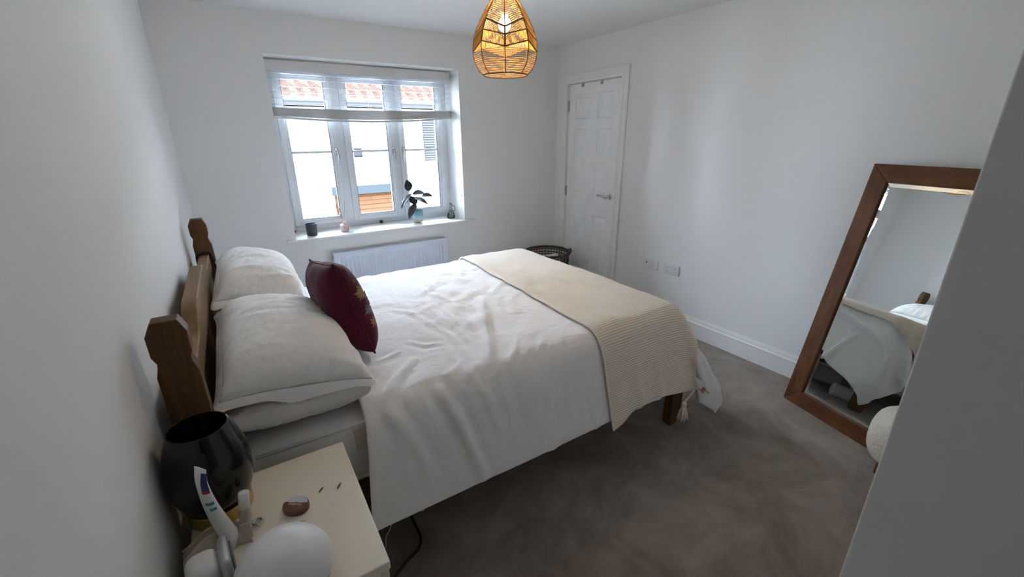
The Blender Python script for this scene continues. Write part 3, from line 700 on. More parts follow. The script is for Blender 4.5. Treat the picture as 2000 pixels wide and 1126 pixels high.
def pillow_mesh(P, flange=0, rng=None, droop=.010):
    nx, ny = P.shape[1:3]; V = P[0].reshape(-1, 3).tolist(); idx = {}
    for i in range(nx):
        for j in range(ny):
            if i in (0, nx-1) or j in (0, ny-1): idx[(i, j)] = i*ny+j
            else: idx[(i, j)] = len(V); V.append(P[1, i, j].tolist())
    F = []
    for i in range(nx-1):
        for j in range(ny-1):
            F.append((i*ny+j, (i+1)*ny+j, (i+1)*ny+j+1, i*ny+j+1)); F.append((idx[(i, j)], idx[(i, j+1)], idx[(i+1, j+1)], idx[(i+1, j)]))
    if flange:
        loop = [(i, 0) for i in range(nx-1)] + [(nx-1, j) for j in range(ny-1)] + [(i, ny-1) for i in range(nx-1, 0, -1)] + [(0, j) for j in range(ny-1, 0, -1)]
        cur = [idx[q] for q in loop]; c = P.mean((0, 1, 2)); ph = rng.rand(4)*6
        for r in (1, 2, 3):
            new = []
            for k, (i, j) in enumerate(loop):
                b = np.array(V[idx[(i, j)]]); o = np.array([(-1 if i == 0 else (1 if i == nx-1 else 0)), (-1 if j == 0 else (1 if j == ny-1 else 0)), 0.])
                if abs(o).sum() == 2: o *= 1.15
                s = k/len(loop)*2*math.pi
                wv = .008*math.sin(5*s+ph[0])+.005*math.sin(9*s+ph[1])+.003*math.sin(17*s+ph[2])
                new.append(len(V)); V.append((b+o*flange*r/3+np.array([0, 0, -droop*(r/3)**1.5*1.5+wv*r/3])).tolist())
            for k in range(len(loop)):
                k2 = (k+1) % len(loop); F.append((cur[k], cur[k2], new[k2], new[k]))
            cur = new
    return V, F
def add_pillow(name, wx, wy, th, corners, label, matl, flange=0, seed=1, press=14, bulge=.03, group='bed pillows', droop=.01, zmin=0):
    P = inflate(wx, wy, 44, 62, press, th, seed=seed)
    rs = np.random.RandomState(seed)
    nn = grid_normals(P)
    for l in (0, 1):
        uv = P[l, ..., :2]; nn_l = nn[l]*(1 if l == 0 else -1)
        P[l, 1:-1, 1:-1] += (nn_l*((ridged(uv, seed*3.3, 8, .4)+.7*ridged(uv, seed*7.1, 17, .1)+.4*ridged(uv, seed*5.7, 26, 1.2))*.0060)[..., None])[1:-1, 1:-1]
    V, F = pillow_mesh(P, flange, rs, droop)
    A = np.array(V); hx, hy = np.abs(A[:, 0]).max(), np.abs(A[:, 1]).max()
    NB, NF, FB, FF = [np.array(c) for c in corners]
    upv = np.cross((NF-NB)+(FF-FB), (FB-NB)+(FF-NF)); upv /= np.linalg.norm(upv)
    s_, t_ = (A[:, 0]/hx+1)/2, (A[:, 1]/hy+1)/2
    Q = NB*((1-s_)*(1-t_))[:, None]+NF*(s_*(1-t_))[:, None]+FB*((1-s_)*t_)[:, None]+FF*(s_*t_)[:, None]
    bl_ = bulge*(np.clip(1-(2*s_-1)**2, 0, 1)*np.clip(1-(2*t_-1)**2, 0, 1))**.7
    Q += upv*(A[:, 2]+bl_)[:, None]
    lo = Q[:, 2] < zmin; Q[lo, 2] = zmin+(Q[lo, 2]-zmin)*.12
    wl = Q[:, 0] < .080; Q[wl, 0] = .080+(Q[wl, 0]-.080)*.1
    o = mesh_obj(name, Q, F, matl, None, True); subsurf(o, 1)
    return tag(o, label, 'pillow', group)
add_pillow('pillow', .47, .72, .058, [(.095, 1.42, .765), (.515, 1.42, .757), (.095, 2.145, .765), (.495, 2.145, .755)], 'plain grey white pillow under the near patterned pillow', m_sheet, seed=3, bulge=-.035, zmin=MT+.004)
add_pillow('pillow', .47, .72, .060, [(.095, 2.19, .765), (.485, 2.19, .755), (.095, 2.91, .765), (.485, 2.91, .755)], 'plain white pillow under the far patterned pillow', m_sheet, seed=4, bulge=-.035, zmin=MT+.004)
add_pillow('pillow', .42, .66, .098, [(.086, 1.405, .850), (.545, 1.405, .782), (.090, 2.165, .875), (.50, 2.165, .785)], 'white patterned pillow with flat border, nearest the bedside table', m_pillow, flange=.020, seed=5, press=20, bulge=.034, droop=.016, zmin=.775)
add_pillow('pillow', .42, .66, .098, [(.076, 2.20, .89), (.455, 2.20, .815), (.10, 2.93, .925), (.475, 2.93, .785)], 'white patterned pillow with flat border, on the window side', m_pillow, flange=.024, seed=6, press=20, bulge=.042, droop=.016, zmin=.775)

# ------------------------------------------------------------------ burgundy cushion
CU = .42
cP = inflate(CU, CU, 40, 40, 22, .085, seed=11)
cC = Vector((.600, 1.705, .730)); cB = Vector((.508, 1.755, 1.078)); cA = Vector((.470, 2.10, 1.050))
ey_ = (cB-cC).normalized(); ex_ = (cA-cB); ex_ = (ex_-ey_*ex_.dot(ey_)).normalized(); ez_ = ex_.cross(ey_)
cen = (cA+cC)/2; hx_ = np.abs(cP[..., 0]).max(); scl = ((cB-cC).length+(cA-cB).length)/4/hx_*1.05
nnc = grid_normals(cP)
for l in (0, 1): cP[l, 1:-1, 1:-1] += (nnc[l]*(1 if l == 0 else -1)*((ridged(cP[l, ..., :2], 4.2, 8, .5)+.6*ridged(cP[l, ..., :2], 8.8, 15, 1.4))*.004)[..., None])[1:-1, 1:-1]
CX = Matrix((ex_*scl, ey_*scl, ez_)).transposed().to_4x4(); CX.translation = cen
cu = thing('cushion', 'burgundy velvet cushion with gold embroidery standing against the pillows', 'cushion', tuple(cen-Vector((0, 0, .2))))
V, F = pillow_mesh(cP)
b = mesh_obj('cover', [CX @ Vector(v) for v in V], F, m_velvet, cu, True); subsurf(b, 1)
loop = [(i, 0) for i in range(39)]+[(39, j) for j in range(39)]+[(i, 39) for i in range(39, 0, -1)]+[(0, j) for j in range(39, -1, -1)]
MB().tube([CX @ Vector(cP[0, i, j]) for i, j in loop], .0035, 6).build('piping', m_velvet, cu, True)
m_gold = fabric('gold_thread', (.26, .16, .075), (.34, .22, .11), bump=.6); m_bluet = fabric('grey_blue_thread', (.13, .13, .145), (.20, .19, .18), bump=.6); m_coral = fabric('coral_thread', (.32, .14, .08), (.4, .2, .12), bump=.6)
FR = 0 if ez_.x > 0 else 1
def surf(a, b_):     # cushion local coords -> front surface
    i = (a/CU+.5)*39; j = (b_/CU+.5)*39; i0, j0 = int(np.clip(i, 0, 38)), int(np.clip(j, 0, 38)); fi, fj = i-i0, j-j0
    p = cP[FR]; q = p[i0, j0]*(1-fi)*(1-fj)+p[i0+1, j0]*fi*(1-fj)+p[i0, j0+1]*(1-fi)*fj+p[i0+1, j0+1]*fi*fj
    return CX @ Vector((q[0], q[1], q[2]+(.0025 if FR == 0 else -.0025)))
def petal(mb, a, b_, ang, ln, wd):
    pts = []
    for k in range(9):
        t = k/8; r = ln*t; ww = wd*math.sin(math.pi*min(t*1.02, 1))
        pts.append((r, ww))
    n = len(pts); v = []
    for r, ww in pts:
        for s in (-1, 0, 1): v.append(surf(a+math.cos(ang)*r-math.sin(ang)*ww*s, b_+math.sin(ang)*r+math.cos(ang)*ww*s)+ez_*(.0012 if s == 0 else 0)*(1 if FR == 0 else -1))
    mb.add(v, [(k*3+c, k*3+c+1, k*3+3+c+1, k*3+3+c) for k in range(n-1) for c in (0, 1)])
def flower(a, b_, ln, n, m, name, a0=0., sp=2*math.pi):
    mb = MB()
    for k in range(n): petal(mb, a, b_, a0+sp*k/n, ln*(.8+.2*(k % 2)), ln*.2)
    o = mb.build(name, m, cu, True); so = o.modifiers.new('t', 'SOLIDIFY'); so.thickness = .001
flower(-.158, .045, .036, 11, m_gold, 'embroidered_flower'); flower(-.160, -.028, .030, 9, m_bluet, 'embroidered_flower'); flower(-.162, -.085, .026, 8, m_coral, 'embroidered_flower'); flower(-.09, .0, .04, 9, m_gold, 'embroidered_flower')
flower(.02, .03, .055, 11, m_coral, 'embroidered_flower'); flower(.04, -.08, .05, 10, m_gold, 'embroidered_flower'); flower(-.165, .10, .010, 5, m_gold, 'embroidered_flower')

# ------------------------------------------------------------------ navy cloth on the far post
pth = [(.100, .74), (.095, .80), (.087, .90), (.084, .930), (.076, .946), (.05, .948), (.028, .946), (.020, .932), (.018, .90), (.016, .80)]
pts = catmull([(a, 0, z) for a, z in pth], 4); 
# ------------------------------------------------------------------ bedside table
TZ = .66; T = (.018, .388, .872, 1.338)
tb = thing('bedside_table', 'cream bedside table with two drawers beside the bed head', 'bedside table', (.2, 1.105, 0))
MB().bbox(T[0], T[1], T[2], T[3], TZ-.022, TZ, .003).build('top', m_table, tb)
MB().box(T[0]+.004, T[1]-.022, T[2]+.006, T[2]+.024, .06, TZ-.022).box(T[0]+.004, T[1]-.022, T[3]-.024, T[3]-.006, .06, TZ-.022).box(T[0]+.004, T[0]+.014, T[2]+.02, T[3]-.02, .06, TZ-.022).box(T[0]+.004, T[1]-.022, T[2]+.02, T[3]-.02, .06, .08).build('carcass', m_table, tb)
for z0, z1 in ((.085, .35), (.358, .634)):
    d_ = MB().bbox(T[1]-.022, T[1]-.003, T[2]+.008, T[3]-.008, z0, z1, .003).build('drawer', m_table, tb)
    MB().sphere((T[1]+.010, 1.105, (z0+z1)/2), (.013, .013, .013), 12, 8).build('knob', m_brass, d_, True)
for x in (T[0]+.02, T[1]-.05):
    for y in (T[2]+.02, T[3]-.05): MB().bbox(x, x+.03, y, y+.03, 0, .062, .003).build('leg', m_table, tb)

# ------------------------------------------------------------------ smoked glass lamp
LC = (.079, 1.243, TZ)
lm = thing('table_lamp', 'round smoked black glass table lamp on a brass base', 'lamp', LC)
smooth_angle(MB().lathe([(0, .001), (.068, .001), (.070, .003), (.070, .034), (.068, .036), (0, .036)], LC, 48).build('brass_base', m_brass, lm))
def smoked():
    m = bpy.data.materials.new('smoked_black_glass'); m.use_nodes = True; nt = m.node_tree; b = nt.nodes['Principled BSDF']
    b.inputs['Base Color'].default_value = (.006, .007, .009, 1); b.inputs['Roughness'].default_value = .12; b.inputs['Coat Weight'].default_value = .4; b.inputs['Coat Roughness'].default_value = .05
    t = N(nt, 'ShaderNodeBsdfTransparent'); t.inputs[0].default_value = (.20, .21, .24, 1)
    lw = N(nt, 'ShaderNodeLayerWeight'); lw.inputs[0].default_value = .35
    mr = N(nt, 'ShaderNodeMapRange'); mr.inputs['To Min'].default_value = .55; mr.inputs['To Max'].default_value = 1.0; nt.links.new(lw.outputs['Facing'], mr.inputs[0])
    mx = N(nt, 'ShaderNodeMixShader'); nt.links.new(mr.outputs[0], mx.inputs[0]); nt.links.new(t.outputs[0], mx.inputs[1]); nt.links.new(b.outputs[0], mx.inputs[2])
    nt.links.new(mx.outputs[0], nt.nodes['Material Output'].inputs[0]); return m
m_smoke = smoked()
prof = [(.056, .035), (.066, .043), (.077, .060), (.0845, .088), (.088, .122), (.087, .152), (.082, .182), (.074, .21), (.064, .236), (.060, .245)]
prof = [(p.x, p.z) for p in catmull([(r, 0, z) for r, z in prof], 4)]
inner = [(r-.003, z) for r, z in prof[::-1]]
MB().lathe(prof+inner, LC, 64).build('glass_shade', m_smoke, lm, True)
MB().lathe([(0, .032), (.02, .032), (.018, .075), (.014, .08), (.014, .1), (0, .1)], LC, 20).build('lamp_holder', m_black, lm, True)
m_bulb0 = mat('unlit_bulb', (.5, .5, .48), .1)
MB().sphere((LC[0], LC[1], LC[2]+.128), (.024, .024, .03), 16, 10).build('bulb', m_bulb0, lm, True)

# ------------------------------------------------------------------ clutter on the bedside table
dm = thing('dome_light', 'white egg shaped dome gadget on the near edge of the bedside table', 'gadget', (.196, .935, TZ))
prof = [(.092, .040), (.0925, .048), (.089, .064), (.079, .084), (.062, .101), (.038, .114), (.014, .1185), (0, .119)]
prof = [(max(p.x, 0), p.z) for p in catmull([(r, 0, z) for r, z in prof], 4)]
MB().lathe(prof, (.196, .935, TZ), 56).build('dome', m_plastic, dm, True)
m_taupe = mat('taupe_plastic', (.50, .46, .40), .5)
smooth_angle(MB().lathe([(0, .001), (.074, .001), (.080, .006), (.090, .037), (.0905, .040), (0, .040)], (.196, .935, TZ), 56).build('base', m_taupe, dm))
# shaver-like device lying across the corner
dv = thing('grooming_device', 'white handheld gadget with a silver collar at the table corner', 'gadget', (.07, .965, TZ))
def dev_xf(): 
    a = Vector((.100, 1.018, TZ+.0445)); d = Vector((-1, -.10, .0)).normalized(); s = Vector((0, 0, 1)).cross(d).normalized(); u = d.cross(s)
    m = Matrix((d, s, u)).transposed().to_4x4(); m.translation = a; return m
DX = dev_xf()
b1 = MB().bbox(.012, .072, -.036, .036, -.038, .036, .022, 5); o = b1.build('handle', m_plastic, dv, True, DX)
smooth_angle(MB().bbox(-.006, .014, -.041, .041, -.043, .041, .020, 4).build('collar', m_silver, dv, True, DX), 50)
MB().bbox(-.009, -.004, -.028, .028, -.03, .028, .003).build('head', m_gask, dv, True, DX)
# clear zip pouch
def pouch():
    m = bpy.data.materials.new('clear_taupe_vinyl'); m.use_nodes = True; nt = m.node_tree; b = nt.nodes['Principled BSDF']
    b.inputs['Base Color'].default_value = (.60, .53, .45, 1); b.inputs['Roughness'].default_value = .3
    t = N(nt, 'ShaderNodeBsdfTransparent'); t.inputs[0].default_value = (.9, .86, .8, 1)
    mx = N(nt, 'ShaderNodeMixShader'); mx.inputs[0].default_value = .72
    nt.links.new(t.outputs[0], mx.inputs[1]); nt.links.new(b.outputs[0], mx.inputs[2]); nt.links.new(mx.outputs[0], nt.nodes['Material Output'].inputs[0]); return m
m_pouch = pouch(); m_zip = mat('taupe_zip_tape', (.42, .35, .28), .8, bump=.4, bscale=600)
pz = thing('zip_pouch', 'crumpled clear taupe zip pouch behind the dome on the table', 'pouch', (.08, 1.08, TZ))
gx, gy = np.meshgrid(np.linspace(0, 1, 22), np.linspace(0, 1, 14), indexing='ij')
px_ = .014+gx*.125; py_ = 1.066+.070*gy+.03*np.sin(gx*2.4)
hz = TZ+.004+.04*np.sin(np.pi*gy)**.6*(.45+.55*np.sin(np.pi*np.clip(gx*1.0+.12, 0, 1)))
hz = hz+np.array([mnoise.noise(Vector((a*9, b_*9, 3))) for a, b_ in zip(gx.ravel(), gy.ravel())]).reshape(gx.shape)*.008*np.sin(np.pi*gy)
PP = np.stack([px_, py_, hz], -1); o = grid_obj('vinyl_body', PP, m_pouch, pz); s_ = o.modifiers.new('t', 'SOLIDIFY'); s_.thickness = .0012
zp = [Vector(PP[i, 8])+Vector((0, 0, .003)) for i in range(22)]
MB().tube(zp, .0045, 6).build('zip', m_zip, pz, True)
MB().tube([v+Vector((0, -.012, 0)) for v in zp], .0022, 6).build('seam_piping', m_zip, pz, True)
MB().bbox(.122, .142, 1.100, 1.104, TZ+.005, TZ+.05, .002).build('vinyl_flap', m_pouch, pz)
# toothpaste tube
tt = thing('toothpaste_tube', 'white toothpaste tube with blue stripe leaning on the black lamp', 'tube', (.09, 1.10, TZ))
v = []; f = []; A_ = Vector((.098, 1.112, TZ+.030)); B_ = Vector((.086, 1.108, TZ+.225)); sw = Vector((.62, -.80, 0)).normalized(); dp = Vector((.80, .62, 0)).normalized()
NS = 14
def tube_ring(t):
    c = A_.lerp(B_, t)+Vector((-.010*math.sin(t*2.6), 0, 0)); wd = .016+.002*t; th_ = .017*(1-t)**.7+.0012
    if t > .84: c = c + Vector((.004*(t-.84)/.16, 0, 0))
    return [c+sw*(wd*math.cos(a))+dp*(th_*math.sin(a)) for a in [2*math.pi*k/20 for k in range(20)]]
rings = [tube_ring(k/NS) for k in range(NS+1)]
for r in rings: v += r
for i in range(NS):
    for k in range(20): f.append((i*20+k, i*20+(k+1) % 20, (i+1)*20+(k+1) % 20, (i+1)*20+k))
f.append(list(range(NS*20, NS*20+20)))
MB().add(v, f).build('tube_body', m_plastic, tt, True)
def stripe(t0, t1, m, k0, k1, name):
    mb = MB(); vv = []; n = 4
    for i in range(n+1):
        r = tube_ring(t0+(t1-t0)*i/n); c = sum(r, Vector())/20
        for k in range(k0, k1+1): vv.append(r[k % 20]+(r[k % 20]-c).normalized()*.0006)
    q = k1-k0+1
    mb.add(vv, [(i*q+k, i*q+k+1, (i+1)*q+k+1, (i+1)*q+k) for i in range(n) for k in range(q-1)]); mb.build(name, m, tt, True)
m_blue = mat('navy_print', (.012, .03, .17), .35); m_teal = mat('teal_print', (.05, .26, .30), .35); m_red = mat('red_print', (.35, .03, .05), .35)
stripe(.74, .96, m_blue, 16, 20, 'blue_stripe'); stripe(.70, .74, m_red, 16, 20, 'red_stripe'); stripe(.54, .58, m_teal, 16, 20, 'teal_stripe'); stripe(.46, .50, m_teal, 17, 20, 'teal_stripe')
MB().lathe([(0, 0), (.017, 0), (.018, .002), (.016, .034), (0, .034)], (A_.x, A_.y, TZ), 20).build('cap', m_plastic, tt, True)
sb = thing('small_bottle', 'small bottle with a white cap standing between the pouch and the lamp', 'bottle', (.125, 1.12, TZ))
BX = XF((.128, 1.128, TZ+.012), math.radians(-12), math.radians(8), 0)
MB().lathe([(0, 0), (.011, 0), (.012, .003), (.012, .045), (.008, .052), (0, .052)], (0, 0, 0), 18).build('bottle_body', m_pouch, sb, True, BX)
MB().lathe([(.0, .050), (.0115, .050), (.0115, .088), (.0105, .090), (0, .090)], (0, 0, 0), 18).build('cap', m_plastic, sb, True, BX)
er = MB().tube([(.152+.010*math.cos(a), 1.142+.010*math.sin(a), TZ+.004) for a in [k*math.pi/8 for k in range(17)]], .003, 8)
tag(er.build('ring', m_chrome, None, True), 'chrome ring lying beside the white bottle cap', 'ring')
# lip balm tin with its lettering
tn = thing('lip_balm_tin', 'oval brown and silver lip balm tin on the bedside table', 'tin', (.236, 1.138, TZ))
m_brown = mat('brown_enamel', (.16, .055, .022), .3); m_tinsil = mat('pale_tin', (.60, .61, .64), .3, .3)
TA = math.radians(-35); TXF = Matrix.Translation((.236, 1.138, TZ)) @ Matrix.Rotation(TA, 4, 'Z')
smooth_angle(MB().lathe([(0, 0), (.94, 0), (1, .002), (1, .013), (.97, .016), (0, .0175)], (0, 0, 0), 48, sx=.031, sy=.026).build('tin_body', m_brown, tn, False, TXF), 40)
def half_cap(y0, m, name, z):
    v = [(0, 0, 0)]; pts = []
    for k in range(49):
        a = 2*math.pi*k/48; x, y = .0288*math.cos(a), .0240*math.sin(a)
        if y >= y0: pts.append((x, y))
    pts = sorted(pts, key=lambda p: math.atan2(p[1]-y0+1e-5, p[0]))
    pts = [(x, y0-.003*(1-(x/.03)**2)) for x in np.linspace(-pts[-1][0]*-1 if False else pts[0][0]*-1, pts[0][0], 9)] + pts
    MB().prism(pts, z, z+.0012, 'z').build(name, m, tn, False, TXF)
half_cap(.006, m_tinsil, 'silver_label', .0160)
def text(body, size, m, parent, name, xf, extrude=.0003, align='CENTER'):
    cu_ = bpy.data.curves.new(name, 'FONT'); cu_.body = body; cu_.size = size; cu_.align_x = align; cu_.align_y = 'CENTER'; cu_.extrude = extrude
    ob = bpy.data.objects.new('tmp', cu_); COL.objects.link(ob); dg = bpy.context.evaluated_depsgraph_get()
    me = bpy.data.meshes.new_from_object(ob.evaluated_get(dg)); bpy.data.objects.remove(ob)
    V = [xf @ vv.co for vv in me.vertices]; F = [list(p.vertices) for p in me.polygons]
    return mesh_obj(name, V, F, m, parent)
m_cream = mat('cream_print', (.72, .66, .58), .5)
text('Vaseline', .0105, m_cream, tn, 'lettering', TXF @ Matrix.Translation((0, -.003, .0175)) @ Matrix.Rotation(math.pi, 4, 'Z'))
MB().tube([(.016*math.cos(a), -.009+.010*math.sin(a), .0172) for a in np.linspace(math.pi*1.1, math.pi*1.95, 14)], .0006, 5).build('gold_arc', m_brass, tn, False, TXF)
m_bit = mat('brown_fragment', (.16, .09, .05), .8, bump=.4)
tag(MB().sphere((0, 0, .0018), (.010, .0022, .0018), 10, 6).build('wood_splinter', m_bit, None, True, XF((.298, 1.168, TZ), 0, 0, .75)), 'brown splinter on the table closer to the lip balm tin', 'splinter', 'splinters on the table')
tag(MB().sphere((0, 0, .0018), (.012, .0022, .0018), 10, 6).build('wood_splinter', m_bit, None, True, XF((.341, 1.156, TZ), 0, 0, .95)), 'brown splinter on the table nearer the table edge by the duvet', 'splinter', 'splinters on the table')
eb = thing('earring', 'tiny dark stud earring on the table behind the white dome', 'earring', (.242, 1.083, TZ))
MB().sphere((.242, 1.083, TZ+.004), .004, 10, 8).build('bead', m_steel, eb, True)
MB().tube([(.242, 1.083, TZ+.0035), (.25, 1.088, TZ+.0015)], .0008, 5).build('pin', m_chrome, eb)

# ------------------------------------------------------------------ things on the window board
m_cand = mat('charcoal_ceramic', (.022, .022, .03), .45)
cc = thing('candle_cup', 'charcoal cup candle at the bed end of the window board', 'candle', (.728, 3.915, WB))
smooth_angle(MB().lathe([(0, .001), (.036, .001), (.040, .004), (.042, .094), (.040, .095), (.0385, .093), (.0375, .075), (0, .075)], (.728, 3.915, WB), 36).build('cup', m_cand, cc), 40)
MB().lathe([(0, .076), (.037, .076)], (.728, 3.915, WB), 24).build('wax', m_cream, cc)
rd = thing('reed_diffuser', 'pink and white reed diffuser bottle on the window board', 'reed diffuser', (.985, 3.92, WB))
m_dif = mat('blush_glass', (.72, .58, .55), .25)
smooth_angle(MB().lathe([(0, .001), (.031, .001), (.034, .005), (.035, .05), (.032, .06), (.016, .066), (.0155, .093), (.018, .094), (.018, .098), (.012, .098), (.012, .07), (0, .07)], (.985, 3.92, WB), 32).build('bottle', m_dif, rd), 50)
m_lblp = mat('rose_label', (.60, .42, .40), .5); MB().lathe([(.0352, .012), (.0356, .05)], (.985, 3.92, WB), 32).build('label_band', m_lblp, rd, True)
m_reed = mat('rattan_reed', (.42, .30, .18), .7)
for k, (dx, dy, dz) in enumerate(((-.062, .01, .18), (-.045, -.012, .185), (-.03, .02, .17), (.03, .012, .175), (.022, -.014, .16), (-.05, .03, .16))):
    MB().tube([(.985, 3.92, WB+.075), (.985+dx, 3.92+dy, WB+.075+dz)], .0017, 6).build('reed', m_reed, rd)
m_berry = mat('brown_red_seed', (.10, .022, .02), .35)
tag(MB().sphere((1.345, 4.09, WB+.016), (.018, .013, .016), 14, 10).build('conker', m_berry, None, True), 'small dark red conker on the window board between diffuser and plant', 'conker', 'conkers on the window board')
tag(MB().sphere((.612, 4.07, WB+.014), (.017, .014, .014), 14, 10).build('conker', m_berry, None, True), 'small dark red conker in the corner behind the charcoal candle', 'conker', 'conkers on the window board')
# plant
def pot_mat():
    m, nt, b = nodes('blue_cream_glaze'); L = nt.links.new
    tc = N(nt, 'ShaderNodeTexCoord'); sx = N(nt, 'ShaderNodeSeparateXYZ'); L(tc.outputs['Object'], sx.inputs[0])
    nz = N(nt, 'ShaderNodeTexNoise', i_Scale=30.0); L(tc.outputs['Object'], nz.inputs['Vector'])
    ad = N(nt, 'ShaderNodeMath', operation='MULTIPLY_ADD'); L(nz.outputs[0], ad.inputs[0]); ad.inputs[1].default_value = .02; L(sx.outputs['Z'], ad.inputs[2])
    mr = N(nt, 'ShaderNodeMapRange'); mr.inputs['From Min'].default_value = -.045; mr.inputs['From Max'].default_value = .06; L(ad.outputs[0], mr.inputs[0])
    rp = N(nt, 'ShaderNodeValToRGB'); e = rp.color_ramp.elements; e[0].color = (.58, .50, .36, 1); e[0].position = .12; e[1].color = (.21, .41, .49, 1); e[1].position = .66
    x = rp.color_ramp.elements.new(.36); x.color = (.38, .50, .55, 1)
    L(mr.outputs[0], rp.inputs[0]); L(rp.outputs[0], b.inputs['Base Color']); b.inputs['Roughness'].default_value = .2; return m
pc = (1.640, 3.93, WB)
pp = thing('potted_plant', 'dark leaved rubber plant in a blue and cream footed pot', 'plant', pc)
smooth_angle(MB().lathe([(0, .010), (.036, .010), (.043, .014), (.047, .03), (.050, .113), (.048, .115), (.0455, .112), (.044, .098), (0, .098)], pc, 40).build('pot', pot_mat(), pp), 50)
for a in (.6, 2.7, 4.8): MB().sphere((pc[0]+.033*math.cos(a), pc[1]+.033*math.sin(a), WB+.009), (.009, .009, .009), 10, 8).build('pot_foot', m_cream, pp, True)
m_soil = mat('dark_soil', (.03, .022, .016), .95, bump=.8, bscale=300); MB().lathe([(0, .101), (.0445, .099)], pc, 24).build('soil', m_soil, pp)
m_leaf = mat('dark_green_leaf', (.024, .030, .026), .5, spec=.3, col2=(.045, .04, .035), scale=(30, 30, 30)); m_stem = mat('brown_stem', (.09, .07, .045), .6)
stem = catmull([(1.640, 3.93, WB+.095), (1.632, 3.93, .95), (1.618, 3.93, 1.0), (1.598, 3.93, 1.05), (1.582, 3.93, 1.085)], 5)
MB().tube(stem, [.004]*10+[.003]*11, 8).build('stem', m_stem, pp, True)
def leaf_obj(base, tip, wd, nrm, curl=.012):
    b0, t0 = Vector(base), Vector(tip); ax = t0-b0; n = Vector(nrm); n = (n-ax*n.dot(ax)/ax.length_squared).normalized(); s = ax.cross(n).normalized()
    v = []; n_ = 12
    for k in range(n_+1):
        t = k/n_; w_ = wd*.5*(math.sin(math.pi*t**.85))**.8*(1 if t < .96 else .5); c = b0+ax*t+n*(curl*math.sin(math.pi*t))
        for q in (-1, -.5, 0, .5, 1): v.append(c+s*w_*q+n*(.006*abs(q)))
    mb = MB().add(v, [(k*5+c, k*5+c+1, k*5+6+c, k*5+5+c) for k in range(n_) for c in range(4)]); o = mb.build('leaf', m_leaf, pp, True)
    so = o.modifiers.new('t', 'SOLIDIFY'); so.thickness = .0012; return o
sf = lambda z: min(stem, key=lambda p: abs(p.z-z))
leaf_obj((1.577, 3.93, 1.075), (1.558, 3.925, 1.175), .088, (.3, -1, .1), .004)
leaf_obj(sf(1.05), (1.485, 3.90, .93), .062, (-.7, -.35, .8))
leaf_obj(sf(.96), (1.542, 3.89, .835), .072, (-.6, -.5, .4))
leaf_obj(sf(1.045), (1.735, 3.93, 1.025), .070, (.1, -.6, 1), .028)
leaf_obj((1.70, 3.95, 1.015), (1.80, 3.93, 1.010), .058, (.1, -.7, 1), .018)
leaf_obj(sf(1.01), (1.725, 3.88, .945), .078, (.5, -.6, .7), .016)
leaf_obj(sf(.95), (1.60, 3.99, 1.02), .080, (.1, -1, .2), .006)
MB().tube([sf(.97), (1.68, 3.95, 1.01), (1.705, 3.95, 1.016)], .002, 6).build('petiole', m_stem, pp)
# little glass bottle with shells and a cord handle
gb = thing('shell_bottle', 'small glass bottle of shells with cord loop at the window board corner', 'bottle', (1.985, 3.955, WB))
m_gl = thin_glass('clear_bottle_glass', (.88, .92, .92))
bc = (1.985, 3.955, WB)
MB().lathe([(0, .001), (.030, .001), (.037, .008), (.038, .022), (.032, .045), (.020, .075), (.012, .10), (.011, .125), (.014, .13), (.014, .14), (.011, .14), (.009, .128), (.009, .1), (.018, .073), (.030, .044), (.0355, .022), (.034, .01), (0, .006)], bc, 32).build('glass', m_gl, gb, True)
m_cork = mat('cork', (.30, .20, .12), .9, bump=.5, bscale=400); MB().lathe([(0, .128), (.0085, .128), (.0095, .15), (0, .15)], bc, 16).build('cork', m_cork, gb, True)
shc = [mat('shell_%s' % n, c, .5) for n, c in (('grey', (.16, .15, .14)), ('tan', (.34, .22, .13)), ('dark', (.05, .045, .04)), ('cream', (.5, .42, .33)))]
for k in range(22):
    a, q = random.uniform(0, 6.28), .024*math.sqrt(random.random()); MB().sphere((bc[0]+q*math.cos(a), bc[1]+q*math.sin(a), WB+.012+random.uniform(0, .024)), (random.uniform(.005, .008),)*3, 8, 6).build('shell', shc[k % 4], gb, True)
MB().tube(catmull([(1.985, 3.955, WB+.05), (1.99, 3.952, WB+.06), (1.983, 3.957, WB+.075)], 4), .004, 8).build('twig', m_stem, gb, True)
MB().tube(catmull([(1.996, 3.952, WB+.125), (2.018, 3.950, WB+.115), (2.026, 3.948, WB+.09), (2.016, 3.947, WB+.072), (2.008, 3.95, WB+.068)], 5), .0035, 8).build('cord_loop', m_cand, gb, True)

# ------------------------------------------------------------------ wire basket and cloth
BKC = (2.825, 3.515, 0); BR_, BH = .225, .425
bk = thing('laundry_basket', 'round dark woven wicker laundry basket in front of the door', 'basket', BKC)
m_wick = mat('dark_wicker', (.045, .035, .028), .6, col2=(.09, .07, .05), scale=(60, 60, 60), bump=.6, bscale=500)
fm = MB(); NU = 44
rr_ = lambda z: .180+.045*(z/BH)**.8
for k in range(NU):
    a = 2*math.pi*k/NU
    fm.tube([(BKC[0]+rr_(z)*math.cos(a), BKC[1]+rr_(z)*math.sin(a), z) for z in np.linspace(.01, BH, 8)], .0042, 5)
fm.build('uprights', m_wick, bk)
hz_ = MB()
for i, z in enumerate(np.linspace(.012, BH-.03, 15)):
    r = rr_(z)+.003*(-1)**i
    hz_.tube([(BKC[0]+r*math.cos(a), BKC[1]+r*math.sin(a), z+.0015*math.sin(a*22)) for a in np.linspace(0, 2*math.pi, 67)], .0058, 6, False)
hz_.build('weave_bands', m_wick, bk, True)
rm = MB()
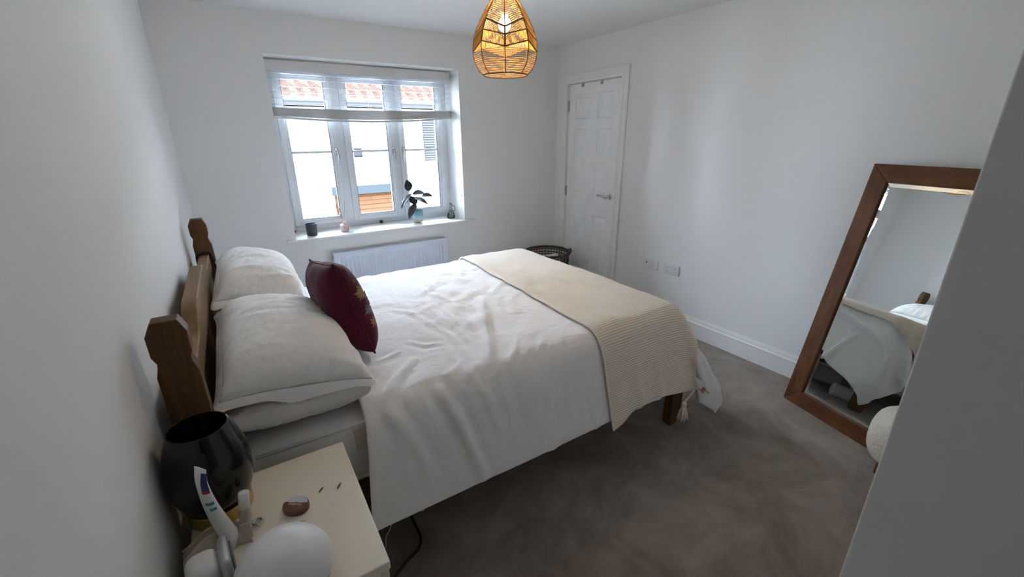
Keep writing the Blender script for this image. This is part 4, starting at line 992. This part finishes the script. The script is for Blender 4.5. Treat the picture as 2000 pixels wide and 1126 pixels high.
for z, r_ in ((BH, .0085), (BH-.012, .007)): rm.tube([(BKC[0]+rr_(z)*math.cos(a), BKC[1]+rr_(z)*math.sin(a), z) for a in np.linspace(0, 2*math.pi, 67)], r_, 8, False)
rm.build('rim', m_wick, bk, True)
MB().lathe([(0, .004), (.165, .004), (.165, .010), (0, .010)], BKC, 40).build('base', m_wick, bk)
for a in (math.radians(-32), math.radians(148)):
    c = Vector((BKC[0]+BR_*math.cos(a), BKC[1]+BR_*math.sin(a), BH)); t = Vector((-math.sin(a), math.cos(a), 0)); o_ = Vector((math.cos(a), math.sin(a), 0))
    MB().tube(catmull([c-t*.05+Vector((0, 0, -.02)), c-t*.042+o_*.014+Vector((0, 0, .012)), c+o_*.018+Vector((0, 0, .016)), c+t*.042+o_*.014+Vector((0, 0, .012)), c+t*.05+Vector((0, 0, -.02))], 5), .0075, 8).build('handle', m_wick, bk, True)
m_cloth = fabric('white_laundry', (.66, .64, .61), bump=.4)
cv = MB(); s_ = MB().sphere((0, 0, 0), (.115, .075, .07), 40, 22)
vv = []
for v_ in s_.v:
    n_ = mnoise.fractal(v_*14, 1, 2, 3)*.03+mnoise.noise(v_*30)*.01; vv.append((v_*(1+n_/.09*.8))+Vector((2.80, 3.47, .33)))
cv.add(vv, s_.f); s2 = MB().sphere((0, 0, 0), (.06, .05, .05), 28, 16); cv.add([v_*(1+mnoise.fractal(v_*20, 1, 2, 3)*.5)+Vector((2.865, 3.43, .365)) for v_ in s2.v], s2.f)
cl_ = cv.build('laundry', m_cloth, None, True); tag(cl_, 'crumpled white cloth inside the dark wicker basket', 'laundry')

# ------------------------------------------------------------------ leaning mirror
MA = math.radians(-14); BLc = Vector((2.869, 1.154, 0)); MU = Vector((math.sin(MA), -math.cos(MA), 0)); MW, MH = .66, 1.405
TLc = Vector((3.1235, 1.0897, 1.3802)); MV = (TLc-BLc); MH = MV.length; MV.normalize(); MU = (MU-MV*MU.dot(MV)).normalized(); MNn = MU.cross(MV)
if MNn.x > 0: MNn = -MNn
MXF = Matrix((MU, MV, MNn)).transposed().to_4x4(); MXF.translation = BLc+MNn*0
mr_ = thing('floor_mirror', 'tall wood framed mirror leaning against the white wall', 'mirror', tuple(BLc+MU*MW/2))
FWD, FT = .088, .028
def strip(poly, name, m):
    n = len(poly); v = [(a, b_, 0) for a, b_ in poly]+[(a, b_, -FT) for a, b_ in poly]
    bevel(MB().add(v, [list(range(n)), list(range(2*n-1, n-1, -1))]+[(i, n+i, n+(i+1) % n, (i+1) % n) for i in range(n)]).build(name, m, mr_, False, MXF), .003)
strip([(0, 0), (FWD, FWD), (FWD, MH-FWD), (0, MH)], 'frame_upright', m_teak_z)
strip([(MW, 0), (MW, MH), (MW-FWD, MH-FWD), (MW-FWD, FWD)], 'frame_upright', m_teak_z)
strip([(0, 0), (MW, 0), (MW-FWD, FWD), (FWD, FWD)], 'frame_rail', m_teak_y)
strip([(0, MH), (FWD, MH-FWD), (MW-FWD, MH-FWD), (MW, MH)], 'frame_rail', m_teak_y)
m_mir = mat('mirror_glass', (.80, .84, .83), 0.0, 1, col2=(.80, .84, .83))
a0, a1, b0_, b1_ = FWD-.002, MW-FWD+.002, FWD-.002, MH-FWD+.002; ib = .024; zz = -.010
v = [(a0, b0_, zz-.003), (a1, b0_, zz-.003), (a1, b1_, zz-.003), (a0, b1_, zz-.003), (a0+ib, b0_+ib, zz), (a1-ib, b0_+ib, zz), (a1-ib, b1_-ib, zz), (a0+ib, b1_-ib, zz)]
MB().add(v, [(4, 5, 6, 7), (0, 1, 5, 4), (1, 2, 6, 5), (2, 3, 7, 6), (3, 0, 4, 7)]).build('mirror_glass', m_mir, mr_, False, MXF)
MB().box(a0-.01, a1+.01, b0_-.01, b1_+.01, -FT+.002, -.016).build('back_board', m_pine_end, mr_, False, MXF)

# ------------------------------------------------------------------ boucle stool
SC = (2.68, .510, 0)
m_bou = fabric('cream_boucle', (.72, .66, .56), (.66, .60, .50), weave=260, motif=2.5, bump=.9)
st = thing('pouffe_stool', 'low round cream boucle stool on wooden feet in front of the mirror', 'stool', SC)
prof = [(0, .065), (.11, .065), (.145, .075), (.165, .11), (.170, .17), (.166, .23), (.145, .285), (.10, .30), (0, .305)]
prof = [(max(p.x, 0), p.z) for p in catmull([(r, 0, z) for r, z in prof], 4)]
MB().lathe(prof, SC, 48).build('seat', m_bou, st, True)
for k in range(4):
    a = math.radians(142+90*k); c = Vector((SC[0]+.11*math.cos(a), SC[1]+.11*math.sin(a), 0)); o_ = Vector((math.cos(a), math.sin(a), 0))
    MB().tube([c+o_*.012, c+Vector((0, 0, .08))], [.014, .02], 14).build('leg', m_teak_z, st, True)

# ------------------------------------------------------------------ pendant lamp
PC = Vector((1.466, 2.10, 0))
pd = thing('pendant_lamp', 'teardrop woven jute pendant lamp with a glowing bulb', 'pendant lamp', (PC.x, PC.y, 1.795))
m_jute = mat('jute_cord', (.50, .30, .085), .8, col2=(.40, .23, .06), scale=(60, 60, 60)); m_wire = mat('dark_jute_frame', (.14, .075, .025), .7)
PPR = [(.124, 1.808), (.150, 1.828), (.172, 1.863), (.182, 1.905), (.178, 1.95), (.160, 2.0), (.130, 2.05), (.100, 2.09), (.074, 2.12), (.058, 2.15), (.05, 2.17)]
PPZ = [q[1] for q in PPR]; PPRr = [q[0] for q in PPR]
def pr(z): return .84*float(np.interp(z, PPZ, PPRr))
ANG0 = math.atan2(CAM[1]-PC.y, CAM[0]-PC.x)
def rp(k, z): a = ANG0+k*math.pi/4; r = pr(z); return Vector((PC.x+r*math.cos(a), PC.y+r*math.sin(a), z))
def rpt(k, t, z0, z1): return rp(k, z0).lerp(rp(k+1, z1), t)
fr_ = MB()
for k in range(8): fr_.tube([rp(k, z) for z in np.linspace(1.808, 2.17, 18)], .0026, 6)
for z in (1.808, 2.17): fr_.tube([rp(0, z).lerp(rp(1, z), 0)]+[Vector((PC.x+pr(z)*math.cos(a), PC.y+pr(z)*math.sin(a), z)) for a in np.linspace(ANG0, ANG0+2*math.pi, 49)], .003, 6)
zig = lambda lo, hi, k: lo if k % 2 == 0 else hi
LV = [(1.985, 2.03), (1.955, 1.985), (1.908, 1.938)]
for lo, hi in LV:
    for k in range(8): fr_.tube([rp(k, zig(lo, hi, k)), rp(k+1, zig(lo, hi, k+1))], .0028, 6)
fr_.build('frame', m_wire, pd, True)
wv = MB(); rs = .0016
for k in range(8):
    a_, b_ = zig(*LV[0], k), zig(*LV[0], k+1)
    for i in range(19): # upper horizontals
        t = (i+.5)/19; wv.tube([rp(k, a_+(2.168-a_)*t), rp(k+1, b_+(2.168-b_)*t)], rs, 4, False)
    for L0, L1, n in ((0, 1, 16), (1, 2, 16)):
        for i in range(n):
            t = (i+.5)/n
            p0 = rpt(k, t, zig(*LV[L0], k), zig(*LV[L0], k+1)); p1 = rpt(k, t, zig(*LV[L1], k), zig(*LV[L1], k+1)); wv.tube([p0, p1], rs*1.15, 4, False)
    lo, hi = zig(*LV[2], k), zig(*LV[2], k+1)
    for i in range(13):  # lower horizontals from below the chevron
        z = 1.813+.0082*i; j = random.uniform(-.0015, .0015)
        if z < LV[2][0]: wv.tube([rp(k, z+j), rp(k+1, z-j)], rs, 4, False)
wv.build('weave', m_jute, pd)
MB().tube([(PC.x, PC.y, 2.10), (PC.x, PC.y, H-.03)], .003, 8).build('cord', m_plastic, pd)
MB().lathe([(0, H), (.045, H), (.045, H-.012), (.03, H-.03), (0, H-.03)], (PC.x, PC.y, 0), 24).build('ceiling_rose', m_plastic, pd, True)
MB().lathe([(0, 2.11), (.018, 2.11), (.02, 2.07), (.016, 2.055), (0, 2.055)], (PC.x, PC.y, 0), 20).build('bulb_holder', m_plastic, pd, True)
fr2 = MB()
for k in range(4): fr2.tube([rp(2*k, 2.168), (PC.x, PC.y, 2.10)], .0018, 5)
fr2.build('spider', m_wire, pd)
BULB = (PC.x, PC.y, 2.022)
blb = MB().sphere(BULB, (.029, .029, .031), 20, 14).build('bulb', emit('lit_bulb', (1.0, .84, .58), 70), pd, True)
bl_ = bpy.data.lights.new('bulb_light', 'POINT'); bl_.energy = 55; bl_.color = (1, .68, .36); bl_.shadow_soft_size = .032
bo = bpy.data.objects.new('bulb_light', bl_); COL.objects.link(bo); bo.parent = pd; bo.location = Vector(BULB)-WLOC[pd.name]

# ------------------------------------------------------------------ floor clutter by the bed
tag(MB().tube(catmull([(.66, 1.75, .006), (.632, 1.57, .006), (.627, 1.446, .006), (.598, 1.40, .006), (.539, 1.372, .006), (.47, 1.32, .006), (.42, 1.22, .006)], 8), .0055, 8).build('black_cable', m_black, None, True), 'black power cable on the carpet beside the bedside table', 'cable')
tag(MB().tube(catmull([(.58, 1.70, .004), (.549, 1.578, .004), (.509, 1.524, .004), (.492, 1.478, .006), (.462, 1.486, .01), (.44, 1.45, .02)], 8)+[], .0022, 6).build('white_cable', m_plastic, None, True), 'thin white cable hanging out from under the duvet hem', 'cable')
tag(MB().tube(catmull([(.64, 1.62, .004), (.666, 1.585, .004), (.682, 1.567, .004), (.70, 1.58, .004), (.72, 1.62, .004)], 6), .0022, 6).build('white_cable', m_plastic, None, True), 'loop of thin white cable under the middle of the duvet hem', 'cable')
m_stor = mat('translucent_storage_plastic', (.60, .60, .60), .3)
sx_ = thing('storage_box', 'white plastic storage box under the foot of the bed', 'storage box', (1.80, 2.35, 0))
MB().bbox(1.55, 2.03, 2.02, 2.70, .002, .15, .02, 3).build('box_body', m_stor, sx_); MB().bbox(1.54, 2.04, 2.01, 2.71, .15, .165, .005).build('lid', m_plastic, sx_)
bmv = MB().bbox(1.58, 2.02, 2.05, 2.62, .166, .225, .022, 4)
mo = bmv.build('folded_garment', m_maroon, None, True); tag(mo, 'folded maroon garment on the storage box under the bed', 'garment')
rl_ = MB(); rl_.lathe([(0, 0), (.045, 0), (.05, .006), (.05, .194), (.045, .20), (0, .2)], (0, 0, 0), 24)
tag(rl_.build('fabric_roll', m_cloth, None, True, XF((1.86, 1.55, .0505), 0, math.pi/2, .5)), 'small white fabric roll lying on the carpet behind the bed leg', 'fabric roll')
nn_ = []; ff_ = []; ny_ = 7
for i, p in enumerate(pts):
    for j in range(ny_): nn_.append((p.x+.003*math.sin(j*1.7+i*.3), BYF-.012+.075*j/(ny_-1)+.003*math.sin(i*.5), p.z+.003*math.sin(j*2.1)))
for i in range(len(pts)-1):
    for j in range(ny_-1): ff_.append((i*ny_+j, (i+1)*ny_+j, (i+1)*ny_+j+1, i*ny_+j+1))

# ------------------------------------------------------------------ the house across the way
HY = 12.0
m_render = mat('cream_render', (.24, .235, .205), .95, bump=.3, bscale=40, scale=(.6, .6, .6), col2=(.25, .245, .215), spec=0)
m_tile = mat('terracotta_tile', (.030, .0190, .0150), .8, col2=(.029, .018, .0135), scale=(5, 5, 5), contrast=(.4, .6), spec=0)
m_lead = mat('grey_lead', (.013, .0145, .0155), .6, spec=0); m_gut = mat('grey_white_gutter', (.032, .031, .031), .4, spec=0)
hs = thing('opposite_house', 'cream rendered house with terracotta pantile roof seen through the window', 'house', (3.5, HY+2, -2.8))
MB().box(-5, 11, HY, HY+5, -2.8, 2.45).build('wall', m_render, hs)
ro = MB(); pit = math.radians(38); gau = .345; xs = np.arange(-4, 10, .025)
for c in range(9):
    y0_ = HY-.30+c*gau*math.cos(pit); z0_ = 2.42+c*gau*math.sin(pit); v = []; f = []
    lift = .035
    for x in xs:
        ph = (x/.29) % 1.0; h = .050*math.sin(2*math.pi*ph)+.020*math.sin(4*math.pi*ph)
        for (s, e) in ((0, -.022), (0, 0), (gau*1.15, 0)):
            yy = y0_+s*math.cos(pit); zz_ = z0_+s*math.sin(pit)+h+e+lift*(1-s/(gau*1.15))
            v.append((x, yy, zz_))
    for i in range(len(xs)-1):
        for j in (0, 1): f.append((i*3+j, (i+1)*3+j, (i+1)*3+j+1, i*3+j+1))
    ro.add(v, f)
ro.build('roof', m_tile, hs)
MB().box(-5, 11, HY-.28, HY+.1, 2.22, 2.26).box(-5, 11, HY-.28, HY-.25, 2.22, 2.41).build('fascia', m_gut, hs)
MB().tube([(-5, HY-.33, 2.37), (11, HY-.33, 2.37)], .055, 10).build('gutter', m_gut, hs, True)
hw = MB().box(4.86, 5.46, HY-.03, HY+.02, .86, 2.2); hf = hw.build('house_window', m_plastic, hs)
m_louv = mat('grey_louvre', (.026, .025, .025), .6, spec=0)
MB().box(4.93, 5.35, HY-.034, HY-.029, .90, 2.18).build('window_recess', mat('dark_recess', (.011, .0108, .0108), .8, spec=0), hf)
lv = MB()
for z in list(np.arange(.93, 1.22, .062))+list(np.arange(1.28, 2.16, .062)): lv.box(4.95, 5.33, HY-.045, HY-.03, z, z+.036)
lv.build('louvre_slats', m_louv, hf)
MB().bbox(4.80, 5.52, HY-.10, HY, .79, .85, .01).build('sill', m_plastic, hf)
pq = MB().bbox(3.035, 3.245, HY-.03, HY, 1.05, 1.27, .006).build('date_plaque', mat('grey_date_stone', (.0055, .0056, .006), .8, spec=0), hs)
text('2021', .095, mat('white_numerals', (.032, .032, .032), .6, spec=0), pq, 'numerals', Matrix.Translation((3.14, HY-.032, 1.125)) @ Matrix.Rotation(math.pi/2, 4, 'X'), .002)
MB().box(3.10, 3.18, HY-.032, HY-.03, 1.20, 1.215).build('plaque_mark', m_gut, pq)
def brick(name):
    m, nt, b = nodes(name); L = nt.links.new; tc = N(nt, 'ShaderNodeTexCoord'); br = N(nt, 'ShaderNodeTexBrick')
    sp_ = N(nt, 'ShaderNodeSeparateXYZ'); cb = N(nt, 'ShaderNodeCombineXYZ'); L(tc.outputs['Object'], sp_.inputs[0]); L(sp_.outputs['X'], cb.inputs['X']); L(sp_.outputs['Z'], cb.inputs['Y']); L(cb.outputs[0], br.inputs['Vector'])
    br.inputs['Color1'].default_value = (.031, .0155, .008, 1); br.inputs['Color2'].default_value = (.027, .013, .0065, 1); br.inputs['Mortar'].default_value = (.012, .006, .0035, 1)
    br.inputs['Scale'].default_value = 1; br.inputs['Brick Width'].default_value = .9; br.inputs['Row Height'].default_value = .105; br.inputs['Mortar Size'].default_value = .008
    L(br.outputs[0], b.inputs['Base Color']); b.inputs['Roughness'].default_value = .85; b.inputs['Specular IOR Level'].default_value = 0; return m
m_brick = brick('orange_plain_tile')
MB().prism([(HY, .20), (HY-.30, -.28), (HY-.95, -1.32), (HY, -1.32)], 2.42, 4.20, 'x').build('porch_roof', m_brick, hs)
MB().prism([(HY, .34), (HY-.04, .34), (HY-.16, .14), (HY, .14)], 2.38, 4.24, 'x').build('porch_flashing', m_lead, hs)
MB().box(2.5, 4.1, HY-.85, HY, -2.8, -1.32).build('porch_wall', m_render, hs)
struct(MB().box(-15, 20, D+.36, 40, -3.0, -2.8), 'ground', mat('pale_paving', (.25, .25, .24), .9), label='pale paving between the two houses')
# navy scarf over the far post
so_ = mesh_obj('scarf', nn_, ff_, m_navy, None, True); s__ = so_.modifiers.new('t', 'SOLIDIFY'); s__.thickness = .004
tag(so_, 'navy blue scarf draped over the far bed post', 'scarf')
